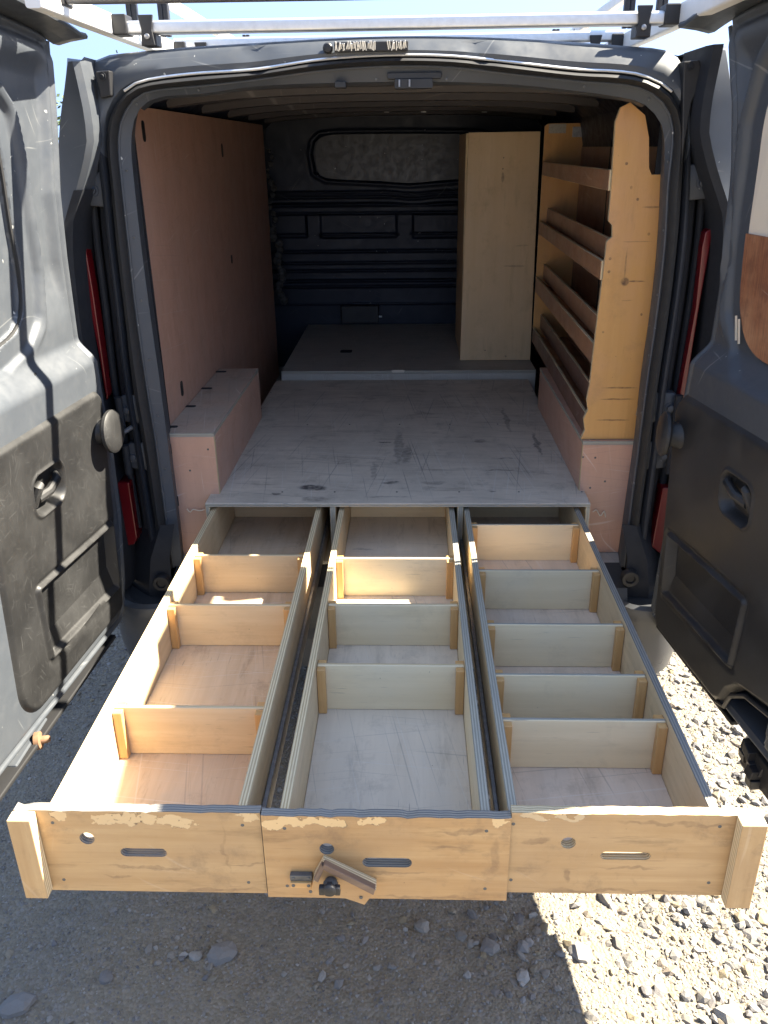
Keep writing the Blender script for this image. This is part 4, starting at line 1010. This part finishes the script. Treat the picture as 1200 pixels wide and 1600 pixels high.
# ------------------------------------------------------------------ ply lining on the left wall
lining = MB().prism([(.045, .56), (2.34, .56), (2.33, 1.2), (2.345, 1.5), (2.32, 1.861), (.045, 1.861)], -.720, -.711, 'X').build('lining_panel', ['pink', 'edge'], van, .001, uv=ply_uv(0, 2, True, -.72))
lining['label'] = 'pinkish plywood lining on the left wall'
for x, y, L in ((224, 205, .055), (347, 235, .05), (362, 405, .035), (284, 607, .05)):
    p = at(x, y, X=-.711)
    MB().prism(rrect(p[1]-.014, p[1]+.014, p[2]-L/2, p[2]+L/2, .012), -.7115, -.7095, 'X').build('lashing_slot', 'black', van)
p = at(272, 155, X=-.70)
lr = MB().prism([(.05, .56), (2.5, .56), (2.5, 1.861), (.05, 1.861)], .765, .774, 'X').build('lining_panel', ['pink', 'edge'], van, .001, uv=ply_uv(0, 2, True, .765))
lr['label'] = 'plywood lining on the right wall behind the shelves'
MB().box(.757, .7645, .945, .955, .95, 1.855).build('joint_strip', 'jamb_dark', van)
# crumbling edge foam between the left lining and the bulkhead
acc = MB(); random.seed(3)
for k in range(26):
    z_ = 1.74-k*.031; r = .008+.010*random.random() + (.008 if z_ < 1.35 else 0)
    acc.lathe((-.70+.012*math.sin(k*1.3)+(.02 if z_ < 1.3 else 0), 2.40+.02*math.cos(k), z_), (random.uniform(-1, 1), .4, 1), [(-r, r*.3), (-r*.4, r), (r*.5, r*.9), (r, r*.3)], 7)
acc.build('edge_foam', 'tape', van)
random.seed(11)

# wheel arch boxes
for s in (-1, 1):
    lab = ('pinkish plywood wheel arch box against the left wall beside the platform' if s < 0 else 'pinkish plywood wheel arch box under the shelving on the right')
    xa, xb, ya, yb, zt = (-.7105, -.555, .075, .88, .96) if s < 0 else (.568, .764, .10, 1.02, .923)
    t = thing('wheel_arch_box', ((xa+xb)/2, .5, .546), lab, 'box', 'plywood boxes over the wheel arches')
    xs_ = (xb-.012, xb) if s < 0 else (xa, xa+.012)
    board('top_board', t, xa, xb, ya, yb, zt-.012, zt, 'pink_top' if s < 0 else 'pink', 'edge_grey', 1)
    board('side_board', t, xs_[0], xs_[1], ya+.012, yb, .546, zt-.012, 'pink', 'edge', 1)
    board('front_board', t, xa, xb, ya, ya+.012, .546, zt-.012, 'pink', 'edge', 2)
    if s < 0:
        for x, y in ((267, 667), (296, 635), (322, 607), (345, 581)):
            p = at(x, y, Z=.96); MB().prism(rrect(p[0]-.022, p[0]+.022, p[1]-.010, p[1]+.010, .009), .9602, .9615, 'Z').build('lashing_slot', 'jamb_dark', t)
        for x, y in ((262, 702), (273, 783)):
            p = at(x, y, Y=.07); MB().box(p[0]-.012, p[0]+.012, .066, .0748, p[2]-.017, p[2]+.017).build('clip', 'black', t, .003)
    for x, y in ([(297, 735), (325, 702)] if s < 0 else [(930, 715), (922, 762), (918, 783), (945, 752), (911, 714)]):
        p = at(x, y, Y=ya); screw(t, p[0], ya-.001, p[2])
# loose twine ends beside the platform
for pts in ([(292, 795), (297, 800), (302, 796), (312, 798), (320, 796)], [(926, 800), (932, 797), (938, 806), (944, 799), (946, 808)]):
    left = pts[0][0] < 600
    P = resample([at(x, y, Y=.066 if left else .092) for x, y in pts], 24)
    tag(MB().tube([tuple(p) for p in P], .0018, 5).build('twine', 'cream', None, smooth=True),
        'frayed white twine end hanging beside the left front corner of the platform' if left else 'frayed white twine end hanging beside the right front corner of the platform', 'twine')

# ------------------------------------------------------------------ drawer cabinet (platform)
plat = thing('drawer_cabinet', (0, .7, .546), 'grey worn plywood platform cabinet housing three long drawers', 'cabinet')
board('top_board', plat, -.585, .585, 0, 1.455, .748, .760, 'platform', 'edge_grey', 0, .0015, off=False)
for x0 in (-.585, -.203, .186, .573): board('upright_board', plat, x0, x0+.012 if abs(x0) > .5 else x0+.017, .002, 1.45, .546, .7475, 'birch', 'edge_grey', 1)
board('base_board', plat, -.57, .57, .01, 1.45, .5465, .556, 'birch', 'edge_grey', 1)
board('back_board', plat, -.57, .57, 1.43, 1.442, .56, .745, 'birch', 'edge_grey', 0)
deck = thing('raised_deck', (0, 2.0, .7), 'raised dark grey plywood deck behind the drawer platform', 'deck')
board('deck_board', deck, -.56, .62, 1.47, 2.58, .788, .800, 'deck', 'edge_grey', 0)
board('riser_board', deck, -.56, .62, 1.470, 1.482, .56, .7875, 'deck', 'edge_grey', 0)
for x0, y0 in ((-.56, 1.49), (.60, 1.49)): board('side_board', deck, x0, x0+.012, y0, 2.57, .56, .787, 'deck', 'edge_grey', 1)
p = at(541, 549, Z=.8); MB().prism(rrect(p[0]-.03, p[0]+.03, p[1]-.03, p[1]+.03, .012), .8002, .8012, 'Z').build('lifting_hole', 'jamb_dark', deck)
p = at(622, 580, Y=1.468); MB().prism(slot(p[0]-.03, p[0]+.03, p[2], .006), 1.4675, 1.4697, 'Y').build('finger_slot', 'cream', deck)

# ------------------------------------------------------------------ drawers
FY = -1.26
def drawer(lab, xL, xR, yB, fx0, fx1, fz0, fz1, fy, div, fmat, fl, inner_, side, edges, holes, floor='birch', cap=None, divm=None):
    t = thing('drawer', ((xL+xR)/2, fy, fz0), lab, 'drawer', 'long open plywood drawers pulled out of the platform')
    th = .016
    outer = [(fx0, fz0), (fx1, fz0), (fx1, fz1), (fx0, fz1)]
    # slightly chipped top edge
    n = 46; topl = []
    for i in range(n+1):
        x = fx1+(fx0-fx1)*i/n
        topl.append((x, fz1-(abs(mnoise.noise(Vector((x*38, 3.3, fx0)))) ** 2)*.011*(0 if i in (0, n) else 1)))
    mb = fill_prism([(fx0, fz0), (fx1, fz0)]+topl, holes, fy-.0, fy+.018, 'Y')
    mb.build('front_board', [fmat, edges[0]], t, 0, uv=ply_uv(1, 0, False, fy))
    zt = .735
    sb = []
    for k, (x0, x1) in enumerate(((xL, xL+th), (xR-th, xR))):
        board('side_board', t, x0, x1, fy+.0185, yB, .575, zt, side[k], edges[1+k], 1)
    board('back_board', t, xL+th+.0005, xR-th-.0005, yB-.014, yB-.001, .5805, .725, inner_, edges[1], 0)
    board('base_board', t, xL+th+.0005, xR-th-.0005, fy+.019, yB-.015, .596, .605, floor, edges[1], 1 if floor != 'birch' else 1, off=False)
    for y in div:
        board('divider', t, xL+th+.001, xR-th-.001, y, y+.009, .6055, .722, inner_ if divm is None else divm.get(y, inner_), edges[1], 0)
        for x0 in (xL+th+.0008, xR-th-.0188):
            for y0 in (y-.0165, y+.0095):
                board('corner_batten', t, x0, x0+.018, y0, y0+.016, .6055, .719, 'batten', 'batten', 2, .001)
    # steel runners on the outside
    for x0, x1 in ((xL-.010, xL-.001), (xR+.001, xR+.010)):
        MB().box(x0, x1, fy+.05, yB-.02, .600, .640).build('runner', 'steel', t, .0015)
    return t
hl = [circle(-.505, .681, .013), slot(-.452, -.372, .651, .0095)]
hm = [circle(-.097, .671, .0125), slot(-.038, .046, .642, .0105)]
hr = [circle(.306, .685, .0125), slot(.361, .445, .658, .0085)]
dl = drawer('left pulled out plywood drawer with four compartments and a sunlit side', -.570, -.232, .262, -.620, -.206, .560, .742, FY, (-.955, -.548, -.277),
       'front_l', None, 'birch_warm', ('birch_warm', 'birch_side'), ('edge_blue', 'edge', 'edge'), hl, 'floor_l')
dm = drawer('middle pulled out plywood drawer with a lock block on its front', -.176, .176, .262, -.2035, .2085, .558, .7425, FY-.006, (-.802, -.543, -.293),
       'front_m', None, 'birch', ('birch_side', 'birch'), ('edge_blue', 'edge', 'edge_grey'), hm, 'floor_m')
dr = drawer('right pulled out plywood drawer with six narrow compartments', .206, .556, .262, .2095, .614, .571, .749, FY, (-.985, -.835, -.632, -.362, -.073),
       'front_r', None, 'birch', ('birch_side', 'birch_side'), ('edge', 'edge_grey', 'edge_blue'), hr, 'floor_r')
# end posts on the outer front corners
def post(t, xa, xb, lean, z0, z1, emat):
    mb = MB().prism([(xa, z0), (xb, z0), (xb+lean, z1), (xa+lean, z1)], FY-.024, FY-.0005)
    mb.build('end_post', ['front_l', emat], t, .0015, uv=ply_uv(1, 2, True, FY-.024))
post(dl, -.622, -.583, 0, .566, .741, 'edge'); post(dr, .573, .614, .0, .568, .750, 'edge')
# lock block with its strip, plate and knob
def fp(pts, y): return [tuple(at(a_, b_, Y=y)[[0, 2]]) for a_, b_ in pts]
blk = fill_prism(fp([(490, 1372), (505, 1345), (588, 1384), (570, 1406), (540, 1396), (490, 1394)], FY-.02), [], FY-.030, FY-.0065, 'Y').build('lock_block', ['front_m', 'edge'], dm, 0, uv=ply_uv(1, 0, True, FY-.03))
fill_prism(fp([(503, 1349), (508, 1342), (587, 1381), (584, 1390)], FY-.03), [], FY-.042, FY-.0305, 'Y').build('dark_strip', 'darkwood', blk, .001, uv=ply_uv(1, 0, True, 0, False))
fill_prism(fp([(491, 1368), (503, 1344), (508, 1349), (498, 1372)], FY-.03), [], FY-.040, FY-.0305, 'Y').build('short_strip', 'darkwood', blk, .001, uv=ply_uv(1, 0, True, 0, False))
p = at(470, 1379, Y=FY-.02)
kp = MB().prism(rrect(p[0]-.019, p[0]+.019, p[2]-.001, p[2]+.011, .002), FY-.016, FY-.0065).build('keeper_plate', 'steel_dull', blk, .0008)
kb = MB().box(p[0]-.018, p[0]+.018, FY-.020, FY-.0065, p[2]-.013, p[2]-.0015).build('keeper_block', 'batten', blk, .001, uv=ply_uv(1, 0, True, 0, False))
for dx in (-.013, .013): screw(dm, p[0]+dx, FY-.016, p[2]+.005); screw(dm, p[0]+dx, FY-.020, p[2]-.007)
p = at(516, 1384, Y=FY-.045)
MB().lathe((p[0], FY-.031, p[2]-.004), (0, -1, 0), [(0, .010), (.006, .010), (.007, .013), (.018, .0125), (.021, .010)], 24).build('lock_boss', 'steel_dull', blk, smooth=True)
kn = MB().lathe((p[0], FY-.0525, p[2]+.004), (0, -1, 0), [(0, .011), (.004, .0125), (.009, .011), (.011, .004)], 24)
for q in (-1, 0, 1): kn.box(p[0]+q*.013-.0045, p[0]+q*.013+.0045, FY-.060, FY-.050, p[2]-.006+.004*(q == 0), p[2]+.010+.006*(q == 0))
kn.build('lock_knob', 'black', blk, .0015, smooth=True)
for x, z in ((-.125, .600), (-.04, .588), (-.075, .640)): screw(dm, x, FY-.0305, z)
# raw split ends on the left drawer side where the ply has peeled
for d_, xs_, z0, z1, y_ in ((dl, (-.56, -.240), .585, .715, FY), (dm, (-.168, .168), .585, .715, FY-.006), (dr, (.214, .548), .60, .725, FY)):
    for x in xs_:
        for z in (z0, z1): screw(d_, x+random.uniform(-.004, .004), y_+.0005, z)
for x in (-.575, -.36, -.195, .0, .195, .38, .575): screw(plat, x, .09, .7605, (math.radians(-90), 0, 0)); screw(plat, x, .78, .7605, (math.radians(-90), 0, 0))
for y in (.3, .55, 1.0, 1.25):
    for x in (-.577, .577): screw(plat, x, y, .7605, (math.radians(-90), 0, 0))

# ------------------------------------------------------------------ tall cabinet by the bulkhead
cb = thing('tall_cabinet', (.45, 1.85, .8), 'tall pale plywood cabinet standing at the back right beside the bulkhead', 'cabinet')
cf = MB().prism([(.281, .802), (.618, .802), (.605, 1.803), (.295, 1.803)], 1.66, 1.672).build('front_board', ['cab', 'edge'], cb, .001, uv=ply_uv(1, 2, False, 1.66))
board('side_board', cb, .284, .296, 1.673, 2.2, .802, 1.800, 'cab', 'edge', 2)
board('side_board', cb, .592, .604, 1.673, 2.2, .802, 1.800, 'cab', 'edge', 2)
board('top_board', cb, .2965, .5915, 1.673, 2.2, 1.788, 1.799, 'cab', 'edge', 1)

# ------------------------------------------------------------------ shelving on the right
sh = thing('shelving_unit', (.67, .8, .91), 'brown and orange plywood shelving unit along the right wall', 'shelves')
P = [(985, 160), (970, 168), (962, 190), (958, 250), (955, 300), (951, 345), (957, 352), (957, 370), (948, 378), (946, 400), (936, 480), (928, 545), (922, 600), (917, 625), (919, 640), (912, 655), (914, 672), (908, 686)]
lft = [tuple(at(x, y, Y=.115)[[0, 2]]) for x, y in P]
rgt = [tuple(at(x, y, Y=.115)[[0, 2]]) for x, y in ((1008, 180), (1014, 215), (1014, 262), (1018, 273))]
poly = lft[::-1]+[(x, z) for x, z in rgt]+[(.758, rgt[-1][1]), (.758, lft[-1][1])]
up_ = fill_prism(poly, [], .115, .130, 'Y').build('end_board', ['orange', 'edge'], sh, 0, uv=ply_uv(1, 2, False, .115))
far = fill_prism([(.600, .93), (.760, .93), (.760, 1.83), (.612, 1.83), (.600, 1.82)], [], 1.50, 1.512, 'Y').build('end_board', ['orange2' if 'orange2' in M else 'shelf_o', 'edge'] if False else ['orange', 'edge'], sh, 0, uv=ply_uv(1, 2, True, 1.5))
def rail(z0, z1, x0, mat, name='front_rail', dx=.018, th=.010):
    mb = MB(); vs = []
    for Y, xx2 in ((.131, x0), (1.499, x0+dx)):
        for x in (xx2, xx2+th):
            for z in (z0, z1): vs.append((x, Y, z))
    mb.add(vs, [(0, 1, 3, 2), (4, 6, 7, 5), (0, 4, 5, 1), (2, 3, 7, 6), (0, 2, 6, 4), (1, 5, 7, 3)])
    return mb.build(name, [mat, 'edge'], sh, .0012, uv=ply_uv(0, 1, True, x0), seg=1)
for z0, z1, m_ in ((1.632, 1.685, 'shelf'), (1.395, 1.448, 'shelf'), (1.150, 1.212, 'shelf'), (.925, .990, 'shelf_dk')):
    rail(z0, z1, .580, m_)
    board('shelf_board', sh, .605, .757, .131, 1.499, z0+.012, z0+.021, 'shelf', 'edge', 1)
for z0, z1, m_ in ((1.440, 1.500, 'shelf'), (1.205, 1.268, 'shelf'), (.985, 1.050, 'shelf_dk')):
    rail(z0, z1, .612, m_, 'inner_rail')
board('back_board', sh, .7575, .7645, .131, .94, .95, 1.74, 'shelf', 'edge', 1)
board('back_board', sh, .7575, .7645, .96, 1.499, .95, 1.74, 'shelf', 'edge', 1)
p, q = at(858, 194, Y=1.498), at(884, 208, Y=1.498)
MB().box(p[0], q[0], 1.4975, 1.4995, q[2], p[2]).build('paper_label', 'label', sh)
p, q = at(895, 198, Y=1.498), at(912, 214, Y=1.498)
MB().box(p[0], q[0], 1.494, 1.4995, q[2], p[2]).build('metal_plate', 'steel', sh, .001)

# ------------------------------------------------------------------ roof rack
rk = thing('roof_rack', (0, 1.5, 2.03), 'silver and white roof rack bolted on the van roof', 'roof rack')
for Y, z, w in ((.04, 2.026, .026), (.62, 2.05, .03), (1.5, 2.07, .035), (2.8, 2.07, .035)):
    mb = MB().prism(rrect(Y-.02, Y+.02, z-.014, z+.014, .006), -.69, .69, 'X').prism(rrect(Y-.007, Y+.007, z+.014, z+.0165, .001), -.69, .69, 'X')
    mb.build('cross_bar', 'alu', rk, smooth=True)
for s in (-1, 1):
    MB().prism(rrect(s*.705-.016, s*.705+.016, 2.010, 2.058, .006), -.42, 3.2, 'Y').build('side_rail', 'white', rk, smooth=True)
    MB().prism(rrect(s*.705-.013, s*.705+.013, 2.15, 2.18, .006), .35, 3.2, 'Y').build('upper_rail', 'white', rk, smooth=True)
    for Y in (.04, .62, 1.5, 2.8):
        x0 = s*.605
        cl = MB().prism([(x0-.017, 1.985), (x0+.018, 1.985), (x0+.013, 2.02), (x0+.019, 2.052), (x0-.019, 2.052), (x0-.013, 2.02)], Y-.03, Y-.022).box(x0-.016, x0+.020, Y-.022, Y+.03, 1.985, 2.012).build('clamp', 'black', rk, .002)
        MB().lathe((x0, Y-.030, 2.005), (0, -1, 0), [(0, .007), (.004, .006), (.005, .002)], 12).build('bolt', 'steel', cl, smooth=True)
        MB().box(s*.672-.018, s*.672+.018, Y-.028, Y+.028, 2.010, 2.055).build('corner_clamp', 'black', rk, .003)
    for Y in (.25, 1.5, 2.8):
        for x0 in (s*.705, s*.62):
            mb = MB().box(x0-.014, x0-.001, Y-.01, Y+.01, 2.03, 2.17).box(x0+.001, x0+.014, Y-.01, Y+.01, 2.03, 2.17).build('upright', 'black', rk, .002)
pr_ = at(400, 2, Y=-.28)
MB().tube([(-.69, -.28, pr_[2]+.018), (-.1, -.28, pr_[2]+.016), (.69, -.28, pr_[2]+.016)], .018, 16).build('ladder_roller', 'steel', rk, smooth=True)
for s in (-1, 1): MB().box(s*.705-.02, s*.705+.02, -.31, -.25, 2.03, pr_[2]+.045).build('roller_bracket', 'black', rk, .003)

# ------------------------------------------------------------------ trees far beyond the van
def tree(x, y, h, lab, seed):
    t = thing('tree', (x, y, 0), lab, 'tree', 'distant trees beyond the van')
    r = random.Random(seed)
    k = MB().tube([(x, y, -.1), (x+.05, y, h*.3), (x, y+.1, h*.62)], [h*.045, h*.034, h*.012], 10)
    for i in range(6):
        a_ = i*1.05+r.random(); k.tube([(x, y, h*(.3+.05*i)), (x+math.cos(a_)*h*.14, y+math.sin(a_)*h*.14, h*(.45+.05*i)), (x+math.cos(a_)*h*.24, y+math.sin(a_)*h*.24, h*(.55+.05*i))], [h*.016, h*.01, h*.004], 6)
    k.build('trunk', 'bark', t, smooth=True)
    vs = []; fs = []
    cl = [(r.gauss(0, h*.13), r.gauss(0, h*.13), h*(.64+.17*r.gauss(0, 1)*.7)) for _ in range(42)]
    for cx, cy2, cz in cl:
        for _ in range(90):
            px = Vector((x+cx+r.gauss(0, h*.035), y+cy2+r.gauss(0, h*.035), max(h*.3, min(h, cz+r.gauss(0, h*.03)))))
            n_ = Vector((r.gauss(0, 1), r.gauss(0, 1), r.gauss(0, 1))).normalized(); a_ = n_.orthogonal().normalized(); b_ = n_.cross(a_)
            q = h*.014; i0 = len(vs); vs += [px-a_*q, px+b_*q*.6, px+a_*q, px-b_*q*.6]; fs.append((i0, i0+1, i0+2, i0+3))
    MB().add(vs, fs).build('crown', 'leaf', t)
M['bark'] = simple('bark', (.12, .09, .07), .9, 0, .4, 12, .5)
M['leaf'] = simple('leaf', (.06, .10, .03), .6, 0, .5, 3)
p = at(168, 88, Y=14.0); tree(p[0], 14.0, p[2]+.08, 'green tree whose top just shows past the left end of the roof', 1)
p = at(1115, 88, Y=16.0); tree(p[0]+1.2, 16.0, p[2]-.3, 'green tree beyond the van on the right, behind the open door', 2)
